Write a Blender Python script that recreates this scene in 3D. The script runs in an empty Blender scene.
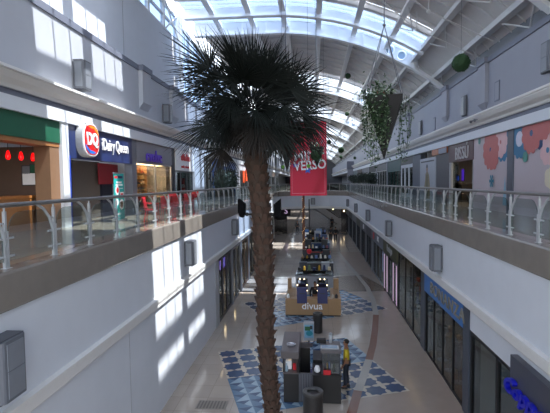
import bpy, bmesh, math, random
from mathutils import Vector, Matrix
random.seed(7)
C = bpy.context.scene.collection
PI = math.pi
def R(d): return math.radians(d)
ORD = ['first', 'second', 'third', 'fourth', 'fifth', 'sixth', 'seventh', 'eighth', 'ninth', 'tenth', 'eleventh', 'twelfth']

# ------------------------------------------------------------------ camera
F = 445.0
ZC = 7.25
YAW, PITCH, ROLL = R(5.0), math.atan(24.5 / F), 0.012
fw = Vector((-math.sin(YAW) * math.cos(PITCH), math.cos(YAW) * math.cos(PITCH), -math.sin(PITCH)))
rw = Vector((math.cos(YAW), math.sin(YAW), 0))
uw = rw.cross(fw)
rc = rw * math.cos(ROLL) - uw * math.sin(ROLL)
uc = uw * math.cos(ROLL) + rw * math.sin(ROLL)
CAM = Vector((0, 0, ZC))
cd = bpy.data.cameras.new('camera'); cd.sensor_width = 36; cd.lens = F / 550 * 36; cd.clip_start = .05; cd.clip_end = 600
co = bpy.data.objects.new('camera', cd); C.objects.link(co)
M4 = Matrix((rc, uc, -fw)).transposed().to_4x4(); M4.translation = CAM
co.matrix_world = M4
bpy.context.scene.camera = co
def ray(px, py): return (fw * F + rc * (px - 275) + uc * (206.5 - py)).normalized()
def onX(px, py, X):
    d = ray(px, py); t = X / d.x; return CAM + d * t
def onY(px, py, Y):
    d = ray(px, py); t = Y / d.y; return CAM + d * t
def onZ(px, py, Z=0.0):
    d = ray(px, py); t = (Z - ZC) / d.z; return CAM + d * t

# ------------------------------------------------------------------ materials
def lin(h):
    h = h.lstrip('#'); o = []
    for i in (0, 2, 4):
        v = int(h[i:i+2], 16) / 255
        o.append(v / 12.92 if v <= .04045 else ((v + .055) / 1.055) ** 2.4)
    return (*o, 1)
def pm(name, col, rough=.5, metal=0.0, noise=.08, scale=6.0, bump=0.0, spec=.5, emit=None, es=0.0):
    m = bpy.data.materials.new(name); m.use_nodes = True
    nt = m.node_tree; b = nt.nodes['Principled BSDF']
    c = lin(col)
    b.inputs['Roughness'].default_value = rough; b.inputs['Metallic'].default_value = metal
    b.inputs['Specular IOR Level'].default_value = spec
    tc = nt.nodes.new('ShaderNodeTexCoord'); nz = nt.nodes.new('ShaderNodeTexNoise')
    nz.inputs['Scale'].default_value = scale; nz.inputs['Detail'].default_value = 4
    nt.links.new(tc.outputs['Object'], nz.inputs['Vector'])
    mx = nt.nodes.new('ShaderNodeMix'); mx.data_type = 'RGBA'
    mx.inputs[6].default_value = tuple(v * (1 - noise) for v in c[:3]) + (1,)
    mx.inputs[7].default_value = tuple(min(1, v * (1 + noise)) for v in c[:3]) + (1,)
    nt.links.new(nz.outputs['Fac'], mx.inputs[0]); nt.links.new(mx.outputs[2], b.inputs['Base Color'])
    if bump:
        bp = nt.nodes.new('ShaderNodeBump'); bp.inputs['Strength'].default_value = bump; bp.inputs['Distance'].default_value = .02
        nt.links.new(nz.outputs['Fac'], bp.inputs['Height']); nt.links.new(bp.outputs['Normal'], b.inputs['Normal'])
    if emit:
        b.inputs['Emission Color'].default_value = lin(emit); b.inputs['Emission Strength'].default_value = es
    return m
def glassmat(name, tint, refl=.08, rough=.02, edge=.5):
    m = bpy.data.materials.new(name); m.use_nodes = True
    nt = m.node_tree; nt.nodes.clear()
    out = nt.nodes.new('ShaderNodeOutputMaterial'); tr = nt.nodes.new('ShaderNodeBsdfTransparent'); gl = nt.nodes.new('ShaderNodeBsdfGlossy')
    lw = nt.nodes.new('ShaderNodeLayerWeight'); lw.inputs['Blend'].default_value = .25
    mp = nt.nodes.new('ShaderNodeMapRange'); mp.inputs['To Min'].default_value = refl; mp.inputs['To Max'].default_value = edge
    tr.inputs['Color'].default_value = lin(tint); gl.inputs['Roughness'].default_value = rough; gl.inputs['Color'].default_value = (.9, .93, .95, 1)
    mx = nt.nodes.new('ShaderNodeMixShader')
    nt.links.new(lw.outputs['Fresnel'], mp.inputs['Value']); nt.links.new(mp.outputs['Result'], mx.inputs[0])
    nt.links.new(tr.outputs[0], mx.inputs[1]); nt.links.new(gl.outputs[0], mx.inputs[2]); nt.links.new(mx.outputs[0], out.inputs[0])
    return m
m_white = pm('white plaster', 'd3d7df', .55, noise=.04, scale=2)
m_wall = pm('cool grey paint', 'b4b7c0', .6, noise=.05, scale=1.5)
m_wallr = pm('grey lilac paint', '9496a2', .6, noise=.06, scale=1.5)
m_coping = pm('slate grey paint', '6f7382', .6)
m_tan = pm('polished tan stone', '857e77', .2, noise=.14, scale=3)
m_gfloor = pm('polished gallery tile', 'a59a8c', .12, noise=.1, scale=2)
m_mould = pm('warm white moulding', 'dddbd9', .5, noise=.05)
m_cove = pm('pale cove', 'dad9d9', .5, noise=.05)
m_dark = pm('near black', '1c1c20', .45)
m_dkgrey = pm('dark grey', '3a3b42', .5)
m_midgrey = pm('mid grey', '70737b', .5)
m_ltgrey = pm('light grey', 'a9abb0', .5)
m_steel = pm('brushed steel', 'b9bcc2', .3, .75)
m_rail = pm('grey handrail', '7d7b7a', .35, .4)
m_roof = pm('grey roof sheet', 'd2d0d0', .6, noise=.1, scale=1.2)
m_girder = pm('white painted steel', 'f2f3f5', .45, noise=.03)
m_beam = pm('pale grey steel', 'd6d6d8', .5)
m_glass = glassmat('shop glass', 'd0d4d2', .05, .02, .32)
m_rglass = glassmat('railing glass', 'e2e8e6', .03, .01, .13)
m_edge = pm('glass edge', '55605f', .2)
m_skyt = glassmat('blue tinted skylight glass', 'cddaea', .03, .1, .2)  # tint added to the panes to dim and blue the sky behind
m_sky = glassmat('skylight glass', 'f4f8fc', .03, .1, .2)
m_navy = pm('navy blue panel', '23305c', .4)
m_black = pm('black', '0f0f12', .5)
m_fwhite = pm('lettering white', 'f0f0f2', .4)
m_red = pm('signal red', 'c8202c', .4)
m_wood = pm('warm wood', '9a6a42', .45, noise=.2, scale=9)

# ------------------------------------------------------------------ mesh helpers
class MB:
    def __init__(s): s.v = []; s.f = []; s.m = []
    def add(s, vs, fs, m=0):
        b = len(s.v); s.v += [tuple(v) for v in vs]
        for f in fs: s.f.append(tuple(b + i for i in f)); s.m.append(m)
        return s
    def box(s, x0, x1, y0, y1, z0, z1, m=0):
        vs = [(x, y, z) for z in (z0, z1) for y in (y0, y1) for x in (x0, x1)]
        return s.add(vs, [(0,2,3,1),(4,5,7,6),(0,1,5,4),(2,6,7,3),(0,4,6,2),(1,3,7,5)], m)
    def bbox(s, x0, x1, y0, y1, z0, z1, b=.02, m=0):   # box with chamfered vertical edges and top
        o = [(x0+b,y0),(x1-b,y0),(x1,y0+b),(x1,y1-b),(x1-b,y1),(x0+b,y1),(x0,y1-b),(x0,y0+b)]
        i = [(min(max(x, x0+b), x1-b), min(max(y, y0+b), y1-b)) for x, y in o]
        vs = [(x,y,z0) for x,y in o] + [(x,y,z1-b) for x,y in o] + [(x,y,z1) for x,y in i]
        fs = [tuple(range(7,-1,-1))]
        for r in (0, 8):
            for k in range(8): fs.append((r+k, r+(k+1)%8, r+8+(k+1)%8, r+8+k))
        fs.append(tuple(range(16,24)))
        return s.add(vs, fs, m)
    def prism(s, poly, axis, lo, hi, m=0):
        def p(a, b, t): return (t,a,b) if axis == 'x' else (a,t,b) if axis == 'y' else (a,b,t)
        n = len(poly)
        vs = [p(a,b,lo) for a,b in poly] + [p(a,b,hi) for a,b in poly]
        fs = [tuple(range(n-1,-1,-1)), tuple(range(n,2*n))] + [(i,(i+1)%n,n+(i+1)%n,n+i) for i in range(n)]
        return s.add(vs, fs, m)
    def tube(s, pts, r, seg=8, m=0, cap=True):
        pts = [Vector(p) for p in pts]; n = len(pts)
        rr = r if isinstance(r, (list, tuple)) else [r]*n
        vs = []; up = Vector((0,0,1))
        for i, p in enumerate(pts):
            t = (pts[min(i+1,n-1)] - pts[max(i-1,0)])
            t = t.normalized() if t.length > 1e-9 else Vector((0,0,1))
            a = t.cross(up)
            if a.length < 1e-3: a = t.cross(Vector((0,1,0)))
            a.normalize(); b = t.cross(a)
            for k in range(seg):
                q = 2*PI*k/seg; vs.append(p + a*math.cos(q)*rr[i] + b*math.sin(q)*rr[i])
        fs = []
        for i in range(n-1):
            for k in range(seg): fs.append((i*seg+k, i*seg+(k+1)%seg, (i+1)*seg+(k+1)%seg, (i+1)*seg+k))
        if cap: fs += [tuple(range(seg-1,-1,-1)), tuple(range((n-1)*seg, n*seg))]
        return s.add(vs, fs, m)
    def lathe(s, prof, c=(0,0), seg=20, m=0, cap=True):
        n = len(prof); vs = []
        for r, z in prof:
            for k in range(seg): q = 2*PI*k/seg; vs.append((c[0]+r*math.cos(q), c[1]+r*math.sin(q), z))
        fs = []
        for i in range(n-1):
            for k in range(seg): fs.append((i*seg+k, i*seg+(k+1)%seg, (i+1)*seg+(k+1)%seg, (i+1)*seg+k))
        if cap: fs += [tuple(range(seg-1,-1,-1)), tuple(range((n-1)*seg, n*seg))]
        return s.add(vs, fs, m)
    def ball(s, c, r, seg=12, rings=8, m=0, sq=(1,1,1)):
        c = Vector(c); vs = [c+Vector((0,0,-r*sq[2]))]
        for i in range(1, rings):
            a = -PI/2 + PI*i/rings
            for k in range(seg): q = 2*PI*k/seg; vs.append(c+Vector((r*math.cos(a)*math.cos(q)*sq[0], r*math.cos(a)*math.sin(q)*sq[1], r*math.sin(a)*sq[2])))
        vs.append(c+Vector((0,0,r*sq[2]))); fs = []
        for k in range(seg): fs.append((0, 1+(k+1)%seg, 1+k))
        for i in range(rings-2):
            b = 1+i*seg
            for k in range(seg): fs.append((b+k, b+(k+1)%seg, b+seg+(k+1)%seg, b+seg+k))
        b = 1+(rings-2)*seg; t = len(vs)-1
        for k in range(seg): fs.append((b+k, b+(k+1)%seg, t))
        return s.add(vs, fs, m)
    def build(s, name, mats, parent=None, smooth=False, loc=None):
        me = bpy.data.meshes.new(name); me.from_pydata(s.v, [], s.f)
        for m in (mats if isinstance(mats, (list, tuple)) else [mats]): me.materials.append(m)
        me.polygons.foreach_set('material_index', s.m)
        bm = bmesh.new(); bm.from_mesh(me); bmesh.ops.recalc_face_normals(bm, faces=bm.faces); bm.to_mesh(me); bm.free()
        if smooth:
            me.polygons.foreach_set('use_smooth', [True]*len(me.polygons))
            try: me.set_sharp_from_angle(angle=R(40))
            except Exception: pass
        o = bpy.data.objects.new(name, me); C.objects.link(o)
        if parent: o.parent = parent
        if loc: o.location = loc
        return o
def tag(o, label, cat, group=None, kind=None):
    o['label'] = label; o['category'] = cat
    if group: o['group'] = group
    if kind: o['kind'] = kind
    return o
def thing(name, label, cat, loc=(0,0,0), rz=0, group=None):
    o = bpy.data.objects.new(name, None); C.objects.link(o); o.location = loc; o.rotation_euler = (0,0,rz)
    o.empty_display_size = .1
    return tag(o, label, cat, group)
def struct(o): o['kind'] = 'structure'; return o
def dup(root, loc, rz=None, label=None, group=None):
    r = root.copy(); C.objects.link(r); r.location = loc
    if rz is not None: r.rotation_euler = (0,0,rz)
    if label: r['label'] = label
    if group: r['group'] = group
    for ch in list(root.children):
        c = ch.copy(); C.objects.link(c); c.parent = r
        for g in list(ch.children):
            d = g.copy(); C.objects.link(d); d.parent = c
    return r
def text(s, size, mat, parent, loc, rot, name='lettering', ext=.02, align='CENTER', sx=1.0, spacing=1.0, offset=0.0, shear=0.0):
    cu = bpy.data.curves.new(name, 'FONT'); cu.body = s; cu.size = size; cu.extrude = ext; cu.align_x = align; cu.align_y = 'CENTER'
    cu.space_character = spacing; cu.offset = offset; cu.shear = shear; cu.resolution_u = 3
    cu.materials.append(mat)
    tmp = bpy.data.objects.new('tmp', cu); C.objects.link(tmp)
    bpy.context.view_layer.update()
    me = bpy.data.meshes.new_from_object(tmp.evaluated_get(bpy.context.evaluated_depsgraph_get())); me.name = name
    bpy.data.objects.remove(tmp); bpy.data.curves.remove(cu)
    o = bpy.data.objects.new(name, me); C.objects.link(o); o.parent = parent; o.location = loc; o.rotation_euler = rot; o.scale = (sx,1,1)
    return o
ROT_L, ROT_R, ROT_F = (PI/2,0,PI/2), (PI/2,0,-PI/2), (PI/2,0,0)
def sweep(mb, path, prof, m=0, closed=True):   # path: list of (x,y,nx,ny); prof: list of (n,z), n along the normal
    n = len(prof); vs = []
    for x, y, nx, ny in path:
        for a, z in prof: vs.append((x+nx*a, y+ny*a, z))
    fs = []
    for i in range(len(path)-1):
        for k in range(n if closed else n-1): fs.append((i*n+k, i*n+(k+1)%n, (i+1)*n+(k+1)%n, (i+1)*n+k))
    mb.add(vs, fs, m)
# ------------------------------------------------------------------ the hall
XL, XR = -4.9, 4.65          # atrium edges
SL, SR = -8.0, 7.9           # upper shop fronts
ZU = 5.87                    # gallery floor level
YB, YE = -8.0, 190.0
YC = 60.0; RC = 4.0          # rounded atrium corners at the far bridge

def floor_material():
    m = bpy.data.materials.new('polished floor tile'); m.use_nodes = True
    nt = m.node_tree; b = nt.nodes['Principled BSDF']; L = nt.links
    tc = nt.nodes.new('ShaderNodeTexCoord'); br = nt.nodes.new('ShaderNodeTexBrick')
    br.inputs['Scale'].default_value = 1.0; br.inputs['Brick Width'].default_value = .9; br.inputs['Row Height'].default_value = .9
    br.offset = 0; br.inputs['Mortar Size'].default_value = .006
    br.inputs['Color1'].default_value = lin('b9aea3'); br.inputs['Color2'].default_value = lin('b0a59b'); br.inputs['Mortar'].default_value = lin('8d847c')
    L.new(tc.outputs['Object'], br.inputs['Vector'])
    nz = nt.nodes.new('ShaderNodeTexNoise'); nz.inputs['Scale'].default_value = 1.3; nz.inputs['Detail'].default_value = 6
    L.new(tc.outputs['Object'], nz.inputs['Vector'])
    mx = nt.nodes.new('ShaderNodeMix'); mx.data_type = 'RGBA'; mx.blend_type = 'MULTIPLY'; mx.inputs[0].default_value = .35
    rp = nt.nodes.new('ShaderNodeValToRGB'); rp.color_ramp.elements[0].color = (.55,.5,.47,1); rp.color_ramp.elements[1].color = (1,1,1,1)
    L.new(nz.outputs['Fac'], rp.inputs[0]); L.new(br.outputs['Color'], mx.inputs[6]); L.new(rp.outputs[0], mx.inputs[7])
    L.new(mx.outputs[2], b.inputs['Base Color']); b.inputs['Roughness'].default_value = .09
    return m
m_floor = floor_material()
m_pink = pm('rose brown floor tile', 'a39286', .18, noise=.12, scale=2)
m_terra = pm('terracotta inlay', '7d5546', .2, noise=.1)
m_strip = pm('pale inlay strip', 'a8a29a', .2)
m_blue1 = pm('denim blue tile', '33496b', .22, noise=.12)
m_blue2 = pm('pale blue tile', '8fa6b8', .22, noise=.1)
m_blue3 = pm('steel blue tile', '55718c', .22, noise=.1)
m_cream = pm('cream tile', 'c3b8a8', .22, noise=.06)
m_brown = pm('brown tile', '6f5a49', .22, noise=.15)

mb = MB(); mb.box(-13, 13, YB, YE, -.2, 0); struct(mb.build('floor', m_floor))
# curved inlay line and the rose field beside it
arc_px = [(338,252),(346,262),(358,276),(367,287),(373,300),(376,315),(375,330),(373,345),(369,360),(364,375),(358,391),(352,413)]
arc = [onZ(x, y) for x, y in arc_px]
arc += [Vector((.2, 11.0, 0)), Vector((-1.2, 8, 0)), Vector((-3.2, 5, 0))]
mb = MB()
for i in range(len(arc)-1):
    a, b = arc[i], arc[i+1]
    mb.add([(a.x,a.y,.004),(XR+.3,a.y,.004),(XR+.3,b.y,.004),(b.x,b.y,.004)], [(0,1,2,3)])
struct(mb.build('floor_rose_field', m_pink))
# tile inlay fields
def star(cx, cy, r, n=8, inner=.74, ph=0):
    return [(cx+(r if k%2==0 else r*inner)*math.cos(ph+PI*k/n), cy+(r if k%2==0 else r*inner)*math.sin(ph+PI*k/n)) for k in range(2*n)]
def inlay(name, A, B, D, cell, mats, warm=False):
    A, B, D = Vector(A), Vector(B), Vector(D); U, V = B-A, D-A
    lu, lv = U.length, V.length; U, V = U/lu, V/lv
    def P(u, v, z): p = A+U*u+V*v; return (p.x, p.y, z)
    mb = MB()
    mb.add([P(0,0,.008),P(lu,0,.008),P(lu,lv,.008),P(0,lv,.008)], [(0,1,2,3)], 3)
    for qu in (0,1):
        for qv in (0,1):
            u0, u1, v0, v1 = qu*lu/2, (qu+1)*lu/2, qv*lv/2, (qv+1)*lv/2
            if (qu+qv) % 2 == 0:
                n = max(1, round((u1-u0)/cell)); k = max(1, round((v1-v0)/cell)); cu, cv = (u1-u0)/n, (v1-v0)/k
                for i in range(n):
                    for j in range(k):
                        pts = star(0, 0, .54, 8, .77)
                        poly = []
                        for a, b in pts:
                            a = max(-.5, min(.5, a)); b = max(-.5, min(.5, b))
                            poly.append(P(u0+(i+.5+a)*cu, v0+(j+.5+b)*cv, .012))
                        mb.add(poly, [tuple(range(len(poly)))], 0)
            else:
                c2 = cell*.62
                n = max(1, round((u1-u0)/c2)); k = max(1, round((v1-v0)/c2)); cu, cv = (u1-u0)/n, (v1-v0)/k
                for i in range(n):
                    for j in range(k):
                        a, b, c, d = P(u0+i*cu,v0+j*cv,.012),P(u0+(i+1)*cu,v0+j*cv,.012),P(u0+(i+1)*cu,v0+(j+1)*cv,.012),P(u0+i*cu,v0+(j+1)*cv,.012)
                        mid = P(u0+(i+.5)*cu, v0+(j+.5)*cv, .012)
                        mb.add([a,b,mid],[(0,1,2)],0); mb.add([b,c,mid],[(0,1,2)],1); mb.add([c,d,mid],[(0,1,2)],2 if (i+j)%3 else 1); mb.add([d,a,mid],[(0,1,2)],2)
    return struct(mb.build(name, mats))
A1 = onZ(218,352); B1 = onZ(346,338); C1 = onZ(410,391); D1 = A1 + (C1-B1)
inlay('floor_inlay', A1, B1, D1, .74, [m_blue1, m_blue2, m_blue3, m_cream])
A2 = onZ(243,303); B2 = onZ(342,290); C2 = onZ(388,309); D2 = A2 + (C2-B2)
inlay('floor_inlay', A2, B2, D2, .74, [m_blue1, m_blue3, m_blue2, m_cream])
E2 = onZ(335,275); F2 = onZ(372,279)
mb = MB(); q = [onZ(329,277), onZ(362,275), onZ(391,291), onZ(342,292)]
mb.add([(p.x,p.y,.007) for p in q], [(0,1,2,3)]); struct(mb.build('floor_brown_inlay', m_brown))
mb = MB()
for i in range(len(arc)-1):
    a, b = arc[i], arc[i+1]; t = (b-a).normalized(); n0 = Vector((t.y,-t.x,0))
    if i: tp = (arc[i]-arc[i-1]).normalized(); na = (n0+Vector((tp.y,-tp.x,0))).normalized()
    else: na = n0
    if i+2 < len(arc): tn = (arc[i+2]-b).normalized(); nb = (n0+Vector((tn.y,-tn.x,0))).normalized()
    else: nb = n0
    w = .15
    mb.add([a-na*w+Vector((0,0,.016)), a+na*w+Vector((0,0,.016)), b+nb*w+Vector((0,0,.016)), b-nb*w+Vector((0,0,.016))], [(0,1,2,3)], 1 if i in (0,1,2,3,4,8,9) else 0)
struct(mb.build('floor_curved_line', [m_terra, m_strip]))
g = onZ(212, 405)
mb = MB(); mb.box(g.x-.5, g.x+.5, g.y-.28, g.y+.28, .0, .012)
for k in range(9): mb.box(g.x-.46+k*.105, g.x-.41+k*.105, g.y-.24, g.y+.24, .012, .018, 1)
tag(mb.build('floor_grate', [pm('grate metal', '8a827a', .4), pm('grate slot', '6c655f', .5)]), 'grey rectangular grate set in the pale floor beside the blue tile field', 'grate')

# edge of the galleries, swept round the far corners
path = [(XL, YB, 1, 0)] + [(XL, y, 1, 0) for y in range(0, 60, 6)]
for k in range(0, 9): a = PI - PI/2*k/8; path.append((XL+RC+RC*math.cos(a), YC+RC*math.sin(a), -math.cos(a), -math.sin(a)))
for k in range(0, 9): a = PI/2 - PI/2*k/8; path.append((XR-RC+RC*math.cos(a), YC+RC*math.sin(a), -math.cos(a), -math.sin(a)))
path += [(XR, y, -1, 0) for y in range(54, -1, -6)] + [(XR, YB, -1, 0)]
mb = MB(); sweep(mb, path, [(-.3,5.25),(.04,5.25),(.06,5.28),(.06,ZU-.03),(.04,ZU+.01),(-.3,ZU+.01)]); struct(mb.build('trim_gallery_edge', m_tan))
mb = MB(); sweep(mb, path, [(-.3,3.66),(0,3.66),(0,5.25),(-.3,5.25)]); struct(mb.build('wall_gallery_fascia', m_white))
mb = MB(); sweep(mb, path, [(-.3,3.38),(.07,3.38),(.09,3.41),(.09,3.55),(.12,3.57),(.12,3.68),(0,3.70),(-.3,3.70)]); struct(mb.build('trim_moulding', m_mould))
# gallery floors
mb = MB()
mb.box(-13, XL-.02, YB, YE, ZU-.12, ZU); mb.box(XR+.02, 13, YB, YE, ZU-.12, ZU); mb.box(XL-.02, XR+.02, YC+RC+.02, 72, ZU-.12, ZU)
for sx, cx, x0 in ((-1, XL+RC, XL), (1, XR-RC, XR)):
    for k in range(8):
        a0, a1 = PI/2*k/8, PI/2*(k+1)/8
        p = [(cx+sx*RC*math.cos(a), YC+RC*math.sin(a)) for a in (a0,a1)]
        poly = [(x0, YC+RC), p[0], p[1]]
        mb.prism(poly, 'z', ZU-.12, ZU)
struct(mb.build('floor_gallery', m_gfloor))
mb = MB(); mb.box(XL, XR, YC+RC+.1, 72, 3.3, 3.4); struct(mb.build('ceiling_bridge', m_midgrey))
# walls of the upper floor
def yl(px, py=160, X=SL): return onX(px, py, X).y
mb = MB(); mb.box(SL-.25, SL, 1.0, YE, 9.62, 12.45); struct(mb.build('wall_left', m_wall))
mb = MB(); mb.box(SL-.75, SL+.05, 0, YE, 12.45, 12.68); struct(mb.build('trim_coping_left', m_coping))
mb = MB(); mb.box(SL-.05, SL+.45, 0, YE, 10.18, 10.26); mb.prism([(SL,9.80),(SL+.10,9.80),(SL+.14,9.9),(SL+.30,10.0),(SL+.40,10.14),(SL+.40,10.2),(SL,10.2)], 'y', 0, YE); struct(mb.build('trim_cornice_left', m_cove))
mb = MB(); mb.box(SL-.1, SL+.02, 0, YE, 9.58, 9.82); struct(mb.build('trim_recess_left', m_coping))
mb = MB(); mb.box(SL-.3, SL+.16, 0, YE, 9.22, 9.60); struct(mb.build('trim_fascia_left', m_white))
mb = MB(); mb.box(SR, SR+.25, 0, YE, 9.62, 12.55); struct(mb.build('wall_right', m_wallr))
mb = MB(); mb.box(SR-.06, SR+1.3, 0, YE, 12.50, 12.72); struct(mb.build('trim_coping_right', m_coping))
mb = MB(); mb.box(SR-.45, SR+.05, 0, YE, 10.20, 10.28); mb.prism([(SR,9.80),(SR-.10,9.80),(SR-.14,9.9),(SR-.30,10.0),(SR-.40,10.14),(SR-.40,10.22),(SR,10.22)], 'y', 0, YE); struct(mb.build('trim_cornice_right', m_mould))
mb = MB(); mb.box(SR-.02, SR+.1, 0, YE, 9.58, 9.82); struct(mb.build('trim_recess_right', m_coping))
mb = MB(); mb.box(SR-.16, SR+.3, 0, YE, 9.22, 9.60); struct(mb.build('trim_fascia_right', m_white))
# pilasters that rise past the coping
for k, (px, w, z0) in enumerate(((485, .9, 10.75), (447, 1.0, 11.0), (409, 1.1, 11.0))):
    y = yl(px, 70, SR)
    mb = MB(); mb.box(SR-.16, SR+.1, y-w/2, y+w/2, z0, 12.6); mb.add([(SR-.16,y-w/2,z0),(SR-.16,y+w/2,z0),(SR,y+w/4,z0-.3),(SR,y-w/4,z0-.3)],[(0,1,2,3)]); mb.add([(SR-.16,y-w/2,z0),(SR,y-w/4,z0-.3),(SR,y-w/2,z0)],[(0,1,2)])
    mb.box(SR-.22, SR+.1, y-w/2-.05, y+w/2+.05, 12.5, 12.75, 1)
    struct(mb.build('wall_right_pilaster', [m_wallr, m_coping]))
for px in (143, 172):
    y = yl(px, 85); mb = MB(); mb.box(SL-.1, SL+.2, y-.55, y+.55, 11.0, 12.5); mb.prism([(SL,10.7),(SL+.2,11.0),(SL,11.0)], 'y', y-.55, y+.55); mb.box(SL-.1, SL+.26, y-.6, y+.6, 12.45, 12.7, 1)
    struct(mb.build('wall_left_pilaster', [m_wall, m_coping]))
# set back upper wall and clerestory on the sunlit side
XU = -8.6; YW = 28.7; ZW = 16.3
mb = MB(); mb.box(XU-.3, XU, -6, YW, 12.4, ZW); struct(mb.build('wall_upper_left', m_white))
mb = MB()
for y in (12.2, 20.0): mb.box(XU-.02, XU+.015, y, y+.03, 12.7, ZW)
struct(mb.build('trim_upper_joint', m_ltgrey))
mb = MB(); mb.box(XU-.35, XU+.1, YW-.1, YW+.45, 12.4, 18.2)
struct(mb.build('trim_clerestory_post', m_girder))
k = 0
y = -6.0
while y < YW-.5:
    y1 = min(y+2.45, YW)
    mb = MB()
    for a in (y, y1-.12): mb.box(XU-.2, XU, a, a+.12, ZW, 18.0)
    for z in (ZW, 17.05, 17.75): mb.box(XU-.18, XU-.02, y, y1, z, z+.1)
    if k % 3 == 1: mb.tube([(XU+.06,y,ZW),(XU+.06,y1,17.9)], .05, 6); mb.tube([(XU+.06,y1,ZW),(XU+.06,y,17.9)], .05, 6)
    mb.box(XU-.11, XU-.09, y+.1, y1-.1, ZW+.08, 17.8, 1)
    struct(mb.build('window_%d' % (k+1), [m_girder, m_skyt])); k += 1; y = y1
y = YW+.45
while y < 186:
    y1 = y+2.4
    mb = MB()
    mb.box(XU-.25, XU, y1-.3, y1, 12.6, 18.0)
    for z in (12.7, 14.3, 15.9, 17.4): mb.box(XU-.18, XU-.02, y, y1-.3, z, z+.12)
    mb.box(XU-.13, XU-.07, (y+y1)/2-.1, (y+y1)/2-.03, 12.7, 17.5)
    mb.box(XU-.11, XU-.09, y, y1-.3, 12.8, 17.5, 1)
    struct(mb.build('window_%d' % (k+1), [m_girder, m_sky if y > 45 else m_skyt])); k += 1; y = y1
# outer shells
mb = MB(); mb.box(-13.2, -13, YB, YE, -.2, 12.6); mb.box(-13, SL-.7, YB, YE, 12.3, 12.5); struct(mb.build('wall_outer_left', m_midgrey))
mb = MB(); mb.box(13, 13.2, YB, YE, -.2, 12.6); mb.box(SR+1.2, 13, YB, YE, 12.4, 12.55); mb.box(9.3, 9.5, YB, YE, 12.4, 14.3); struct(mb.build('wall_outer_right', m_midgrey))
mb = MB(); mb.box(-13, 13, YE, YE+.2, -.2, 19); struct(mb.build('wall_far', m_midgrey))

# ------------------------------------------------------------------ roof
RR = 19.0; XA = -3.0; HB = ZC+10.75
def zb(x): return HB if x <= XA else HB - (RR - math.sqrt(RR*RR-(x-XA)**2))
def zr(x): return zb(x)+.72
XS0, XS1 = -8.5, 7.0
XE = 9.4
def xs(x0, x1, n=14): return [x0+(x1-x0)*i/n for i in range(n+1)]
def sheet(mb, x0, x1, y0, y1, dz=0, th=.06, m=0):
    X = xs(x0, x1); prof = [(x, zr(x)+dz) for x in X] + [(x, zr(x)+dz+th) for x in reversed(X)]
    n = len(prof); mb.add([(x,y0,z) for x,z in prof]+[(x,y1,z) for x,z in prof], [(i,(i+1)%n,n+(i+1)%n,n+i) for i in range(n)], m)
def rib(mb, x0, x1, y0, y1, d0, d1, m=0, n=14):   # plate between zb+d0 and zb+d1
    X = xs(x0, x1, n)
    for a, b in zip(X[:-1], X[1:]):
        vs = [(a,y0,zb(a)+d0),(b,y0,zb(b)+d0),(b,y0,zb(b)+d1),(a,y0,zb(a)+d1)]; vs += [(x,y1,z) for x,_,z in vs]
        mb.add(vs, [(0,1,2,3),(7,6,5,4),(0,4,5,1),(3,2,6,7),(1,5,6,2),(0,3,7,4)], m)
bays = []
bays.append(dict(gap=None, A=(-7.6,-2.6), g1=-2.5, B=(-2.2,1.0), g2=1.1))  # unseen skylight bay added over and behind the camera to raise ambient light
bays.append(dict(gap=None, A=(11.8,14.6), g1=14.8, B=(15.2,17.9), g2=18.0, x1=3.4))
for k in range(8):
    o = 19.2*k
    bays.append(dict(gap=(26.95+o,27.13+o), A=(27.6+o,29.5+o), g1=29.5+o, B=(29.85+o,32.2+o), g2=32.25+o))
solid = MB(); y = YB
for b in bays:
    if b['gap']:
        sheet(solid, XS0, XE, y, b['gap'][0]); sheet(solid, XS0, XE, b['gap'][1], b['A'][0]); sheet(solid, XS1, XE, b['gap'][0], b['gap'][1])
    else: sheet(solid, XS0, XE, y, b['A'][0])
    sheet(solid, b.get('x1', XS1), XE, b['A'][0], b['B'][1])
    sheet(solid, XS0, b.get('x1', XS1), b['A'][1], b['B'][0])
    y = b['B'][1]
sheet(solid, XS0, XE, y, YE)
struct(solid.build('ceiling', m_roof))
mb = MB(); y = YB   # lap ribs across the sheets
while y < 186:
    if not any(b['A'][0]-.9 < y < b['B'][1]+.4 for b in bays): rib(mb, XS0, XE, y, y+.06, .62, .74)
    y += 1.37
struct(mb.build('ceiling_lap_ribs', m_beam))
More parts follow.
